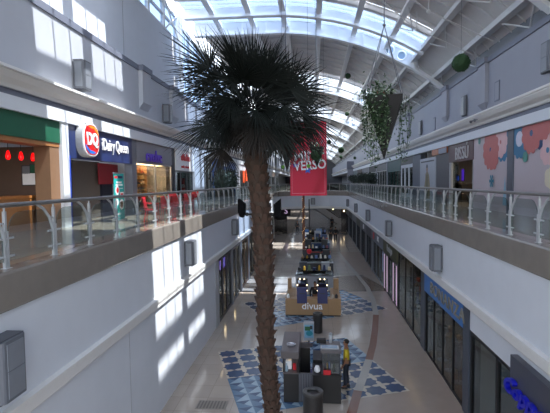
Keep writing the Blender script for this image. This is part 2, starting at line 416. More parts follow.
for i, b in enumerate(bays):
    mb = MB()   # slim first girder, deep second girder with flange
    rib(mb, XS0, XS1, b['g1'], b['g1']+.28, .12, .70); rib(mb, XS0, XS1, b['g1']-.08, b['g1']+.36, .08, .14)
    struct(mb.build('roof_beam', m_girder))
    mb = MB()
    rib(mb, XS0, XS1+.2, b['g2'], b['g2']+.14, -.12, .72); rib(mb, XS0, XE, b['g2']-.14, b['g2']+.28, -.2, -.10)
    for x in xs(XS0, XS1, 9): mb.box(x-.03, x+.03, b['g2']-.12, b['g2'], zb(x)-.12, zb(x)+.66)
    rib(mb, XS1+.2, XE, b['g2'], b['g2']+.12, -.12, .1, n=5)
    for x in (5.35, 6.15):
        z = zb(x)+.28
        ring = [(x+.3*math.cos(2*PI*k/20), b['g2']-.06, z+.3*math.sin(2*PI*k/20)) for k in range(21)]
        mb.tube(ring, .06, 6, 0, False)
        mb.add([(x+.27*math.cos(2*PI*k/20), b['g2']-.03, z+.27*math.sin(2*PI*k/20)) for k in range(20)], [tuple(range(20))], 1)  # disc colour stands in for sky light showing through round holes
    struct(mb.build('roof_beam', [m_girder, pm('painted sky disc', '9fb6cc', .1)]))
    if b['gap']:
        mb = MB(); rib(mb, XS0, XS1, b['gap'][1]+.05, b['A'][0]-.02, .45, .76); struct(mb.build('roof_beam', m_beam))
    for nm in ('A', 'B'):
        y0, y1 = b[nm]; mb = MB()
        sheet(mb, XS0, XS1, y0, y1, .02, .012, 1)
        for t in (.0, .36, .7, 1.0): rib(mb, XS0, XS1, y0+(y1-y0)*t-.03, y0+(y1-y0)*t+.03, .70, .80)
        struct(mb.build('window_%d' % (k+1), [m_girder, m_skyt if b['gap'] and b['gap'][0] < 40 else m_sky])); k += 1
# long purlins running to the far end
pur = []
for px in (203.6, 243.6, 280.5, 319.4, 362.6, 412, 464, 527):
    d = ray(px, 0); t = 20.0
    for _ in range(40):
        p = CAM+d*t; e = (zb(p.x) if abs(p.x) < 9.3 else 12)+.35 - p.z; t += e/d.z*.6
    pur.append((CAM+d*t).x)
for j, x in enumerate(pur):
    mb = MB(); z = zb(x)+.32
    mb.box(x-.1, x+.1, YB, YE-8, z, z+.32); mb.box(x-.18, x+.18, YB, YE-8, z-.04, z+.02)
    struct(mb.build('roof_beam', m_beam if j > 5 else m_girder))
# light lattice under the last purlins
for j in (5, 6, 7):
    x = pur[j]; z = zb(x)+.3; mb = MB()
    y = 12.0
    while y < 100:
        mb.tube([(x,y,z),(x+.55,y+1.6,z-.75)], .035, 5); mb.tube([(x+.55,y+1.6,z-.75),(x,y+3.2,z)], .035, 5)
        y += 6.4
    struct(mb.build('roof_beam', m_beam))
for y in (22.0, 24.5, 38.0, 41.5):
    mb = MB()
    a = (3.0, y, zb(3.0)+.3); b = (5.6, y+.6, zb(5.6)-.55); c = (8.8, y+1.0, zb(8.8)+.1)
    mb.tube([a,b], .03, 5); mb.tube([b,c], .03, 5); mb.tube([b,(5.6,y+.6,zb(5.6)+.4)], .03, 5); mb.ball(b, .11, 8, 6)
    struct(mb.build('roof_beam', m_beam))

# ------------------------------------------------------------------ light
w = bpy.data.worlds.new('world'); bpy.context.scene.world = w; w.use_nodes = True
nt = w.node_tree; bg = nt.nodes['Background']; sk = nt.nodes.new('ShaderNodeTexSky')
sk.sky_type = 'NISHITA'; sk.sun_disc = False; sk.sun_elevation = R(57); sk.sun_rotation = R(90); sk.air_density = 1.2; sk.dust_density = .7
hs = nt.nodes.new('ShaderNodeHueSaturation'); hs.inputs['Saturation'].default_value = .42
nt.links.new(sk.outputs[0], hs.inputs['Color']); nt.links.new(hs.outputs[0], bg.inputs[0]); bg.inputs[1].default_value = .5
sl = bpy.data.lights.new('sun', 'SUN'); sl.energy = 9.0; sl.angle = R(.6); sl.color = (1, .95, .88)
so = bpy.data.objects.new('sun', sl); C.objects.link(so)
sd = Vector((-1.0, .18, -2.0)).normalized()
so.rotation_euler = sd.to_track_quat('-Z', 'Y').to_euler()
sc = bpy.context.scene
sc.view_settings.view_transform = 'Standard'; sc.view_settings.look = 'None'; sc.view_settings.gamma = 1; sc.view_settings.exposure = 0.6
sc.cycles.max_bounces = 10; sc.cycles.diffuse_bounces = 5; sc.cycles.transparent_max_bounces = 24
# ------------------------------------------------------------------ railings
m_post = pm('satin white steel', 'b4b7bb', .35, .25)
def railing(name, label, pts):   # pts: list of posts (x, y, tx, ty) with t the walking direction towards the camera side
    t = thing(name, label, 'railing', (0,0,0))
    mb = MB(); mb.tube([(x,y,ZU+1.05) for x,y,_,_ in pts], .042, 10); mb.build('handrail', m_rail, t, True)
    pm_ = MB()
    for s in (-.035, .035): pm_.box(-.026, .026, s-.018, s+.018, 0, .62)
    pm_.box(-.024, .024, -.024, .024, .6, .95)
    pm_.box(-.06, .06, -.07, .07, 0, .015)
    pm_.tube([(0,0,.9),(0,0,1.03)], .018, 6)
    pm_.tube([(0,-.03,.40),(0,-.06,.58),(0,-.15,.77),(0,-.31,.93),(0,-.50,1.02)], [.032,.032,.03,.027,.024], 6)
    pm_.tube([(0,0,.75),(0,-.14,.75)], .018, 5)
    for z in (.2, .5): pm_.tube([(0,-.2,z),(0,.2,z)], .02, 6)
    me = None
    for x, y, tx, ty in pts:
        if me is None: o = pm_.build('post', m_post, t, True); me = o.data
        else: o = bpy.data.objects.new('post', me); C.objects.link(o); o.parent = t
        o.location = (x,y,ZU); o.rotation_euler = (0,0,math.atan2(-tx, ty)+PI)
    for a, b in zip(pts[:-1], pts[1:]):
        L = math.hypot(b[0]-a[0], b[1]-a[1]); w0, w1, r = .07, L-.07, .34
        pr = [(w0,.12),(w1,.12)]
        for k in range(7): q = PI/2*k/6; pr.append((w1-r+r*math.cos(q), .93-r+r*math.sin(q)))
        for k in range(7): q = PI/2+PI/2*k/6; pr.append((w0+r+r*math.cos(q), .93-r+r*math.sin(q)))
        g = MB(); n = len(pr)
        g.add([(u,-.006,z) for u,z in pr]+[(u,.006,z) for u,z in pr], [tuple(range(n)), tuple(range(2*n-1,n-1,-1))], 0)
        for i in range(n): j = (i+1)%n; g.add([(pr[i][0],-.008,pr[i][1]),(pr[j][0],-.008,pr[j][1]),(pr[j][0],.008,pr[j][1]),(pr[i][0],.008,pr[i][1])], [(0,1,2,3)], 1)
        o = g.build('glass_panel', [m_rglass, m_edge], t)
        o.location = (a[0],a[1],ZU); o.rotation_euler = (0,0,math.atan2(b[1]-a[1], b[0]-a[0]))
ys = [2.72+1.382*i for i in range(42)]
railing('glass_railing', 'steel and glass railing in front of the ice cream shop and red chairs', [(XL-.16, y, 0, -1) for y in ys])
ys = [4.35+1.404*i for i in range(40)]
railing('glass_railing', 'steel and glass railing along the gallery before the flowered hoarding', [(XR+.16, y, 0, -1) for y in ys])
cor = []
for k in range(0, 5): a = PI-PI/2*k/4; cor.append((XL+RC+(RC+.16)*math.cos(a), YC+(RC+.16)*math.sin(a), 0, -1))
cor += [(x, YC+RC+.16, 0, -1) for x in (-.4, .15)]
for k in range(0, 5): a = PI/2-PI/2*k/4; cor.append((XR-RC+(RC+.16)*math.cos(a), YC+(RC+.16)*math.sin(a), 0, -1))
railing('glass_railing', 'distant glass railing across the bridge below the red banner', cor)

# ------------------------------------------------------------------ wall lamps
m_lampA = pm('lamp housing grey', '64676f', .45); m_lampB = pm('lamp diffuser grey', '7e828a', .35); m_lampC = pm('lamp dark rim', '484b54', .45)
def wall_lamp(label, x, y, z, side, h=.92, w=.62, d=.36, group='box lamps on the gallery fascia'):
    t = thing('wall_lamp', label, 'wall lamp', (x,y,z), 0 if side > 0 else PI, group)   # local +x points into the hall
    b = MB(); b.box(0, .05, -w*.35, w*.35, -h/2+.06, h/2-.06); b.build('back_plate', m_lampC, t)
    b = MB()
    pr = [(.05,-w/2)] + [(.05+(d-.05)*math.sin(PI/2*k/6)**.55, -w/2+w*.18*(1-math.cos(PI/2*k/6))) for k in range(1,7)]
    pr += [(x_, -y_) for x_, y_ in reversed(pr)]
    b.prism(pr, 'z', -h/2, h/2); b.build('housing', m_lampA, t)
    for s in (-1, 1):
        ys_ = sorted((s*(w/2+.008), s*(w/2-.03)))
        b = MB(); b.box(.09, d-.07, ys_[0], ys_[1], -h/2+.07, h/2-.07); b.build('side_panel', m_lampB, t)
    for z0_, z1_ in ((-h/2+.05, -.01), (.01, h/2-.05)):
        b = MB(); b.box(d-.012, d+.012, -w*.30, w*.30, z0_, z1_); b.build('front_panel', m_lampB, t)
    for zz in (-h/2-.015, h/2-.01):
        b = MB(); b.box(.02, d-.06, -w/2+.02, w/2-.02, zz, zz+.025); b.build('rim', m_lampC, t)
    return t
zl = 4.33
LL = [(onX(-6,367,XL).y,'dark box lamp on the left white fascia at the very edge of the photo'),(16.6,'sunlit box lamp on the left white fascia below the red chairs'),(26.3,'shaded box lamp on the left white fascia beside the palm trunk'),(36.6,'small box lamp on the left white fascia behind the palm trunk'),(47,'tiny far box lamp on the left white fascia past the palm trunk')]
for y, l in LL: wall_lamp(l, XL, y, zl+.25 if y > 8 else onX(-6,367,XL).z, 1)
RL = ['grey box lamp on the right fascia above the blue shop sign','box lamp on the right fascia above the red emblem sign, second from the camera','box lamp on the right fascia above the dark pillars, third from the camera','box lamp on the right fascia, fourth from the camera','box lamp on the right fascia, fifth and last before the rounded corner']
for px, l in zip((440.5, 391.5, 370, 357.5, 349), RL):
    py = {440.5:262, 391.5:233, 370:220, 357.5:213, 349:207}[px]
    wall_lamp(l, XR, onX(px, py, XR).y, zl+.05, -1)
for px, l in ((341.5, 'small grey box lamp on the rounded corner of the white fascia'), (313, 'small grey box lamp on the bridge fascia below the red banner')):
    p = onY(px, 202, YC+RC-.4); 
    t = wall_lamp(l, p.x, YC+RC-(.0 if px < 330 else .75), zl+.1, 1); t.rotation_euler = (0,0,-PI/2)
# lamps on the upper walls
for px, py, l in ((77, 76, 'sunlit box lamp on the upper grey wall above the ice cream shop'), (164, 114, 'shaded box lamp on the upper grey wall beside the palm fronds')):
    p = onX(px, py, SL); wall_lamp(l, SL, p.y, p.z, 1, .95, .6, .4, 'box lamps on the upper walls')
for px, py, l in ((465.5, 106, 'box lamp on the upper lilac wall above the maroon shop sign'), (421.5, 128, 'box lamp on the upper lilac wall right of the hanging planter'), (549, 57, 'pale box lamp on the upper lilac wall above the flowered hoarding')):
    p = onX(px, py, SR); wall_lamp(l, SR, p.y, p.z, -1, 1.0, .6, .16, 'box lamps on the upper walls')
for px, py, l in ((497.5, 91, 'plain flat hatch on the upper lilac wall beside the stub pilaster'), (434.5, 124, 'plain flat hatch on the upper lilac wall between two lamps')):
    p = onX(px, py, SR); b = MB(); b.box(SR-.03, SR, p.y-.25, p.y+.25, p.z-.42, p.z+.42); b.box(SR-.035, SR-.03, p.y-.2, p.y+.2, p.z-.37, p.z+.37, 1)
    tag(b.build('wall_hatch', [m_coping, m_wallr]), l, 'hatch')
p = onX(476, 124, SR-.35); b = MB(); b.box(SR-.5, SR-.38, p.y-.3, p.y+.3, 9.98, 10.02); b.ball((SR-.5,p.y-.25,9.97), .07, 8, 6); b.ball((SR-.5,p.y+.25,9.97), .07, 8, 6)
tag(b.build('emergency_light', m_midgrey), 'small twin spot emergency light under the cornice above the dark red sign', 'light')

# ------------------------------------------------------------------ ground floor walls
yL0 = onX(216, 320, XL).y
mb = MB(); mb.box(XL-.3, XL, YB, yL0, 0, 3.4); struct(mb.build('wall_ground_left', m_white))
mb = MB(); mb.box(XL-.005, XL+.004, 11.2, 11.22, 0, 3.4); struct(mb.build('trim_wall_joint', m_ltgrey))
mb = MB(); mb.box(XL-8, XL, yL0, YE, 3.38, 3.5); mb.box(XR, 13, YB, YE, 3.38, 3.5); struct(mb.build('ceiling_shops', m_midgrey))
mb = MB(); mb.box(XL-5, XL-4.8, YB, YE, 0, 3.4); mb.box(XR+4.8, XR+5, YB, YE, 0, 3.4); struct(mb.build('wall_shop_back', m_ltgrey))
mb = MB(); mb.box(SL-4.2, SL-4, YB, YE, ZU, 9.3); mb.box(SR+4, SR+4.2, YB, YE, ZU, 9.3); struct(mb.build('wall_shop_back_upper', m_ltgrey))
mb = MB(); mb.box(SL-4, SL, YB, YE, 9.25, 9.35); mb.box(SR, SR+4, YB, YE, 9.25, 9.35); struct(mb.build('ceiling_shops_upper', m_midgrey))

m_lampw = pm('warm shop light', 'ffffff', .5, emit='ffd9a8', es=11.0)
m_lampd = pm('dim warm light', 'ffffff', .5, emit='ffd9a8', es=2.0)
m_lampb = pm('bright warm light', 'ffffff', .5, emit='ffd09a', es=14.0)
m_lampc = pm('cool shop light', 'ffffff', .5, emit='e8f0ff', es=5.0)
def shop_light(x0, x1, y0, y1, z, m, label):
    b = MB(); b.box(x0, x1, y0, y1, z, z+.04); b.box(x0-.04, x1+.04, y0-.04, y1+.04, z+.02, z+.07, 1)
    tag(b.build('ceiling_light', [m, m_midgrey]), label, 'ceiling light')
class Front:
    """one shop front in the plane x = X; in = direction into the shop (+1/-1)"""
    def __init__(s, X, inn, y0, y1, z0, z1, label, name='storefront'):
        s.X, s.i, s.y0, s.y1, s.z0, s.z1 = X, inn, y0, y1, z0, z1
        s.t = thing(name, label, 'storefront', (X, (y0+y1)/2, z0)); s.oy = (y0+y1)/2
    def bx(s, b, d0, d1, y0, y1, z0, z1, m=0):     # d measured into the shop
        xs_ = sorted((s.i*d0, s.i*d1)); b.box(xs_[0], xs_[1], y0-s.oy, y1-s.oy, z0-s.z0, z1-s.z0, m)
    def part(s, name, mat, *boxes):
        for q in boxes:
            b = MB(); s.bx(b, *q); o = b.build(name, mat, s.t)
        return o
    def frame(s, mat, zt, n, d=.08, w=.07, pos=.0):
        b = MB(); ys_ = [s.y0+(s.y1-s.y0)*k/n for k in range(n+1)]
        for y in ys_: s.bx(b, pos, pos+d, max(s.y0,y-w/2), min(s.y1,y+w/2), s.z0, zt)
        s.bx(b, pos, pos+d, s.y0, s.y1, zt-w, zt); s.bx(b, pos, pos+d, s.y0, s.y1, s.z0, s.z0+w)
        b.build('frame', mat, s.t)
        for a, c in zip(ys_[:-1], ys_[1:]): s.part('glass_pane', m_glass, (pos+d/2-.01, pos+d/2, a+w/2, c-w/2, s.z0+w, zt-w))
def side_wall(X, inn, y, z0, z1, mat, depth=4.0):
    b = MB(); xs_ = sorted((X+inn*.14, X+inn*depth)); b.box(xs_[0], xs_[1], y-.08, y+.08, z0, z1); struct(b.build('wall_partition', mat))
def pier(X, inn, y0, y1, z0, z1, mat, out=.06, depth=.3):
    b = MB(); xs_ = sorted((X-inn*out, X+inn*depth)); b.box(xs_[0], xs_[1], y0, y1, z0, z1); struct(b.build('wall_pier', mat))
GOODS = [pm('goods_'+h, h, .5) for h in ('c98a4a','b5482f','d8c7a0','6a7fb0','5b6b4a','e0d8cc','8a4a5a','3a4a6a','d0a030','7a5a40')]
def shelf_unit(label, X, Y, Z, rz, w, h, n, mat, goods_label, per=6, dep=.35, filled=1.0, gname=None, gh=(.12,.26)):
    """shelving facing local -y"""
    t = thing('display_shelf', label, 'shelf', (X,Y,Z), rz)
    b = MB(); b.box(-w/2, -w/2+.04, 0, dep, 0, h); b.box(w/2-.04, w/2, 0, dep, 0, h); b.box(-w/2, w/2, dep-.02, dep, 0, h); b.build('carcass', mat, t)
    c, s_ = math.cos(rz), math.sin(rz); k = 0
    for i in range(n):
        z = .12+(h-.2)*i/n; b = MB(); b.box(-w/2+.04, w/2-.04, 0, dep-.02, z-.03, z); b.build('shelf_board', mat, t)
        for j in range(per):
            if random.random() > filled: continue
            u = -w/2+.1+(w-.2)*(j+.5)/per; v = dep*.45; hh = random.uniform(*gh); ww = min(.13, (w-.2)/per*random.uniform(.5,.85)/2)
            o = MB(); kind = random.randrange(3); hh = min(hh, (h-.2)/n-.06)
            if kind == 0: o.bbox(-ww, ww, -.1, .1, 0, hh, .015)
            elif kind == 1: o.lathe([(ww*.8,0),(ww,.02),(ww,hh*.6),(ww*.4,hh*.8),(ww*.4,hh)], (0,0), 10)
            else: o.prism([(-ww,0),(ww,0),(ww*.8,hh*.55),(ww*.2,hh*.6),(-ww*.6,hh),(-ww,hh)], 'y', -.09, .09)
            g = o.build(('goods_box','goods_jar','boxed_shoe')[kind] if True else '', random.choice(GOODS))
            g.location = (X+c*u-s_*v, Y+s_*u+c*v, Z+z+.003); g.rotation_euler = (0,0,rz)
            row = ORD[n-1-i]; tag(g, '%s, place %d along the %s board down of the %s' % (goods_label, j+1, row, gname or 'shop display'), 'goods', 'goods on ' + (gname or label)[:40])
    return t

# ------------------------------------------------------------------ upper shops, ice cream side (plane x = SL)
def YLs(px, py=165): return onX(px, py, SL).y
Zt = 9.22
# green shop
y0, y1 = 4.2, YLs(59.5)
f = Front(SL, -1, y0, y1, ZU, Zt, 'open shop front with plain green sign band and red pendant lamps inside')
m_green = pm('dark green panel', '1a5740', .5)
f.part('sign_band', m_green, (-.05, .1, y0, y1, 8.55, Zt))
f.part('lintel', m_wood, (-.02, .5, y0, y1, 8.42, 8.55))
m_brownw = pm('brown plaster', '5f4a40', .6)
m_orangewood = pm('orange wood', 'b0713c', .45, noise=.15)  # orange wood of the counter top and battens
f.part('jamb', pm('tan jamb', '7d5f48', .5), (0, .5, y1-.5, y1, ZU, 8.42))
b = MB(); b.box(SL-3.9, SL-.5, y1-.12, y1-.04, ZU, 8.45); struct(b.build('wall_brown', m_brownw))
b = MB(); b.box(SL-3.95, SL-3.85, 4, y1, ZU, 9.2); struct(b.build('wall_brown', pm('umber wall', '3a2c26', .6)))
cnt = thing('shop_counter', 'orange wooden counter inside the green signed shop', 'counter', (SL-1.0, (y0+y1)/2+.8, ZU))
L_ = (y1-y0)/2-1.0
b = MB(); b.box(-.35, .35, -L_, L_, .98, 1.06); b.build('worktop', m_orangewood, cnt)
b = MB(); b.box(-.3, .3, -L_+.05, L_-.05, 0, .98); b.build('body', m_wood, cnt)
for k in range(5): u = -L_+.3+(2*L_-.6)*k/4; b = MB(); b.box(.3, .33, u-.04, u+.04, 0, .95); b.build('batten', m_orangewood, cnt)
pl = None
m_redglow = pm('red glass shade', 'b01020', .25, emit='ff1010', es=.9)
for k, (px, nm) in enumerate(((8,'first red glass pendant lamp from the edge'),(21,'middle of the three red glass pendant lamps'),(33,'third red glass pendant lamp, closest to the brown wall'))):
    p = onX(px, 155+k, SL-.6)
    if pl is None:
        pl = thing('pendant_lamp', nm+' in the green signed shop', 'pendant lamp', p, 0, 'red pendant lamps')
        b = MB(); b.tube([(0,0,.12),(0,0,8.62-p.z+.3)], .008, 5); b.build('cord', m_black, pl)
        b = MB(); b.lathe([(.02,.13),(.04,.1),(.065,0),(.07,-.06),(.045,-.12),(.015,-.13)], (0,0), 14); b.build('lamp_shade', m_redglow, pl, True)
        b = MB(); b.lathe([(.06,8.62-p.z+.3-.05),(.06,8.62-p.z+.3)], (0,0), 10); b.build('canopy', m_dark, pl)
    else: dup(pl, p, 0, nm+' in the green signed shop')
for i, (px, py, w, h, lab) in enumerate(((25,170,.3,.3,'small dark picture on the brown wall, first of the upper pair'),(33,169,.3,.32,'small green picture on the brown wall, second of the upper pair'),(30,179,.62,.42,'white menu sheet on the brown wall below two small pictures'))):
    p = onY(px, py, y1-.2); b = MB(); b.box(p.x-w/2, p.x+w/2, y1-.15, y1-.12, p.z-h/2, p.z+h/2); b.box(p.x-w/2+.03, p.x+w/2-.03, y1-.154, y1-.15, p.z-h/2+.03, p.z+h/2-.03, 1)
    tag(b.build('wall_picture', [m_dkgrey, (m_midgrey, m_green, m_fwhite)[i]]), lab, 'picture')
shop_light(SL-2.5, SL-2.2, y0+2.5, y1-2.5, 9.0, m_lampd, 'warm ceiling panel inside the green signed shop')
pier(SL, -1, y1, YLs(66), ZU, Zt, m_white, .12)
# ice cream shop
y0, y1 = YLs(66.5), YLs(131)
f = Front(SL, -1, y0, y1, ZU, Zt, 'navy ice cream shop front with round red logo sign and dark interior')
f.part('sign_band', m_navy, (-.06, .15, y0, y1, 8.12, Zt)); f.part('edge_trim', pm('royal blue edge', '2444a8', .4), (-.08, .1, y0, y0+.12, ZU, 8.2))
m_shopgrey = pm('taupe shop wall', '5d5550', .6)
f.part('panel', m_shopgrey, (.9, 1.0, y0+.1, YLs(75), ZU, 8.15), (.9, 1.0, YLs(92), YLs(120), ZU, 8.15))
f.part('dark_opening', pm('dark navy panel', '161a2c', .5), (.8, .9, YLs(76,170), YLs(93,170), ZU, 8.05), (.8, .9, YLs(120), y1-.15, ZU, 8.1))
a = onX(97, 163, SL-.8); c = onX(117, 184, SL-.8)
b = MB(); b.box(SL-.78, SL-.74, a.y, c.y, c.z, a.z); o = b.build('poster', pm('dark red poster', '8c2430', .5)); tag(o, 'plain dark red poster inside the navy ice cream shop', 'poster')
cc = onX(88, 140, SL+.2)
lg = thing('logo_sign', 'round red white and blue logo sign with two white letters on navy band', 'sign', (SL+.065, cc.y, cc.z))
def lens(ry, rz, n=40, p=2.6): return [(ry*math.copysign(abs(math.cos(q))**(2/p), math.cos(q)), rz*math.copysign(abs(math.sin(q))**(2/p), math.sin(q))) for q in [2*PI*k/n for k in range(n)]]
b = MB(); b.prism(lens(.58,.60), 'x', 0, .24); b.build('case', m_ltgrey, lg)
b = MB(); b.prism(lens(.54,.56), 'x', .24, .27); b.build('rim', m_fwhite, lg)
b = MB(); b.prism(lens(.49,.51), 'x', .27, .29)
q_ = .78
b.prism([(y*q_,z*q_*1.05) for y,z in [(.62,.2),(.55,.38),(.3,.56),(0,.595),(-.3,.56),(-.15,.50),(.2,.46),(.45,.32)]], 'x', .29, .295, 1)
b.prism([(y*q_,z*q_*1.05) for y,z in [(-.62,-.2),(-.55,-.38),(-.3,-.56),(0,-.595),(.3,-.54),(.15,-.48),(-.2,-.44),(-.45,-.30)]], 'x', .29, .295, 2)
b.build('face', [pm('logo red', 'd81e20', .35), pm('logo orange', 'f08a28', .35), pm('logo blue', '1f6fd0', .35)], lg)
text('DQ', .58, m_fwhite, lg, (.305,0,0), ROT_L, ext=.015, sx=.85, offset=.02)
tx = onX(116, 147, SL+.1)
sg = thing('sign_lettering', 'white ice cream shop name in raised letters on navy band', 'sign', (SL+.07, tx.y, tx.z))
text('iDairy Queen', .62, m_fwhite, sg, (.03,0,0), ROT_L, ext=.015, sx=.72, offset=.006, spacing=.97)
p = onX(125, 160, SL-.3)
shop_light(SL-2.4, SL-1.4, y0+1, y1-1, 9.0, m_lampc, 'cool ceiling panel inside the navy ice cream shop')
# roll-up banner
px0, px1 = onX(113, 214, -7.1), onX(126, 214, -7.1)
rb = thing('roll_up_banner', 'teal roll-up banner with white and red pictures standing before the ice cream shop', 'banner', (-7.1, (px0.y+px1.y)/2, ZU), R(0))
m_teal = pm('teal print', '1fa8a4', .45)
b = MB(); b.box(-.1, .1, -.42, .42, 0, .08); b.build('base', m_steel, rb)
b = MB(); b.box(-.012, .012, -.4, .4, .08, 1.75)
X_ = .0125
def disc(b, y, z, r, m, x=X_, n=16, sy=1.0): b.add([(x,y+r*sy*math.cos(2*PI*k/n),z+r*math.sin(2*PI*k/n)) for k in range(n)], [tuple(range(n))], m)
b.box(X_, X_+.003, -.22, .22, 1.40, 1.47, 1); b.box(X_, X_+.003, -.28, .28, 1.31, 1.37, 1); b.box(X_, X_+.003, .02, .3, 1.2, 1.23, 1)
disc(b, -.16, 1.15, .17, 1, X_+.003); disc(b, -.16, 1.15, .1, 2, X_+.006); b.box(X_, X_+.003, .05, .36, .86, 1.08, 1); b.box(X_+.003, X_+.005, .1, .32, .92, 1.03, 2)
disc(b, .16, .62, .2, 1, X_+.003); disc(b, .16, .62, .12, 3, X_+.006); disc(b, -.22, .72, .12, 1, X_+.003); b.box(X_, X_+.003, -.34, .1, .25, .32, 1); b.box(X_, X_+.003, -.38, -.12, 1.58, 1.67, 2); b.box(X_, X_+.003, -.08, .3, 1.58, 1.67, 4)
b.build('print_sheet', [m_teal, m_fwhite, m_red, m_wood, m_navy], rb)
b = MB(); b.box(-.03, .03, -.41, .41, 1.75, 1.79); b.tube([(-.04,0,.08),(-.04,0,1.75)], .012, 6); b.build('support', m_steel, rb)
pier(SL, -1, y1, YLs(135.5), ZU, Zt, pm('pier grey', '6a6e78', .5), .05)
# shop with violet letters and orange display
y0, y1 = YLs(136), YLs(171)
f = Front(SL, -1, y0, y1, ZU, Zt, 'grey shop front with violet letters and warm lit shoe display')
f.part('sign_band', pm('warm grey panel', '85858c', .5), (-.05, .15, y0, y1, 8.25, Zt)); f.frame(m_steel, 8.25, 2)
tx = onX(154.5, 157, SL+.1); text('evolve', .85, pm('violet letters', '5a3fb0', .4, emit='5a30ff', es=.03), f.t, (.1, tx.y-f.oy, tx.z-ZU), ROT_L, ext=.03)
b = MB(); b.box(SL-2.9, SL-2.8, y0, y1, ZU, 9.2); struct(b.build('wall_display', pm('peach display wall', 'd09a68', .6)))
shelf_unit('warm lit wall shelf full of shoes and boxes behind the violet letters', SL-1.3, (y0+y1)/2, ZU, PI/2, y1-y0-.6, 2.35, 7, pm('pale display wood', 'd8b080', .5), 'small display item', 9, .35, .92, 'warm lit shelf')
shop_light(SL-2.2, SL-1.2, y0+.5, y1-.5, 8.7, m_lampb, 'warm ceiling panel above the shoe display')
shop_light(SL-.7, SL-.3, y0+.5, y1-.5, 8.2, m_lampb, 'warm window light above the shoe display')
side_wall(SL, -1, y0-.1, ZU, Zt, m_ltgrey); side_wall(SL, -1, y1+.1, ZU, Zt, m_ltgrey)
pier(SL, -1, y1, YLs(174), ZU, Zt, m_dkgrey, .05)
# white sign with red letters
y0, y1 = YLs(174), YLs(192.5)
f = Front(SL, -1, y0, y1, ZU, Zt, 'shop front with white sign board and red lettering beside the violet lettered shop')
f.part('sign_band', m_fwhite, (-.12, .15, y0, y1, 8.0, Zt)); f.frame(m_midgrey, 8.0, 3)
tx = onX(185, 158, SL+.1); text('eMedina', .55, m_red, f.t, (.14, tx.y-f.oy, tx.z-ZU), ROT_L, ext=.02, sx=.95, offset=.02); text('moda y calzado', .26, m_red, f.t, (.14, tx.y-f.oy-.1, tx.z-ZU-.55), ROT_L, ext=.01)
f.part('inner_panel', pm('taupe display', '94827c', .6), (.5,.56,y0+.2,y0+1.1,ZU+.1,7.9), (.5,.56,y1-1.6,y1-.7,ZU+.1,7.9))
a = onX(183, 192, SL-.3); b = MB(); b.box(SL-.36, SL-.3, a.y-.5, a.y+.5, ZU+.2, ZU+1.7); b.box(SL-.3, SL-.295, a.y-.35, a.y+.35, ZU+.7, ZU+.85, 1); b.box(SL-.3, SL-.295, a.y-.35, a.y+.35, ZU+1.1, ZU+1.3, 1)
tag(b.build('sale_poster', [m_red, m_fwhite]), 'red sale poster in the window under the white sign', 'poster')
pier(SL, -1, y1, YLs(202), ZU, Zt, m_white, .14)
# glass shop, blue and orange hanging signs
y0, y1 = YLs(202), YLs(212)
f = Front(SL, -1, y0, y1, ZU, Zt, 'tall pale glass shop front between a white pillar and a blue front'); f.frame(m_steel, Zt, 3)
for nm, z, m, l in (('hanging_sign', 8.7, pm('sky blue sign', '4aa0d8', .4), 'small sky blue sign hanging inside the pale glass shop'), ('hanging_sign', 8.0, pm('orange sign', 'e0703a', .4), 'small orange sign hanging inside the pale glass shop')):
    b = MB(); b.bbox(SL-.9, SL-.8, y0+.3, y1-1.2, z-.22, z+.22, .02); b.tube([(SL-.85,y0+.5+(z<8.3)*.0,z+.2),(SL-.85,y0+.5,9.25 if z > 8.3 else 8.46)], .01, 5); tag(b.build(nm, m), l, 'sign')
b = MB(); b.box(SL-2.5, SL-2.4, y0, y1, ZU, 9.2); struct(b.build('wall_display', m_white))
shop_light(SL-2.2, SL-.8, y0+.5, y1-.5, 9.1, m_lampc, 'cool ceiling panel in the pale glass shop')
# blue front
y0, y1 = YLs(212.5), YLs(235)
f = Front(SL, -1, y0, y1, ZU, Zt, 'blue shop front with small white sign behind dark potted trees')
m_bluef = pm('mid blue panel', '3a5f9c', .45)
f.part('sign_band', m_bluef, (-.06, .15, y0, y1, 8.1, Zt)); f.part('jamb', m_bluef, (-.04,.2,y0,y0+.5,ZU,8.1), (-.04,.2,y1-.5,y1,ZU,8.1)); f.frame(m_dkgrey, 8.1, 4)
tx = onX(224, 163, SL+.1); f.part('sign_plate', m_fwhite, (-.12,-.06,tx.y-1.3,tx.y+1.3,tx.z-.28,tx.z+.28)); text('OPTICA', .45, m_navy, f.t, (.125, tx.y-f.oy, tx.z-ZU), ROT_L, ext=.005)
pier(SL, -1, y1, YLs(239), ZU, Zt, m_white, .1)
y0, y1 = YLs(239), YLs(247)
f = Front(SL, -1, y0, y1, ZU, Zt, 'shop front with bright orange hanging panels beside the palm trunk'); f.frame(m_steel, 8.6, 3); f.part('sign_band', m_white, (-.05,.1,y0,y1,8.6,Zt))
m_orange = pm('bright orange panel', 'e8582a', .5)
for k in range(2): b = MB(); b.bbox(SL+.2, SL+.3, y0+1+k*2, y0+2.3+k*2, 7.2+k*.2, 8.5+k*.2, .03); tag(b.build('hanging_sign', m_orange), ('first','second')[k]+' bright orange panel in front of the shop beside the palm trunk', 'sign')
ya = y1
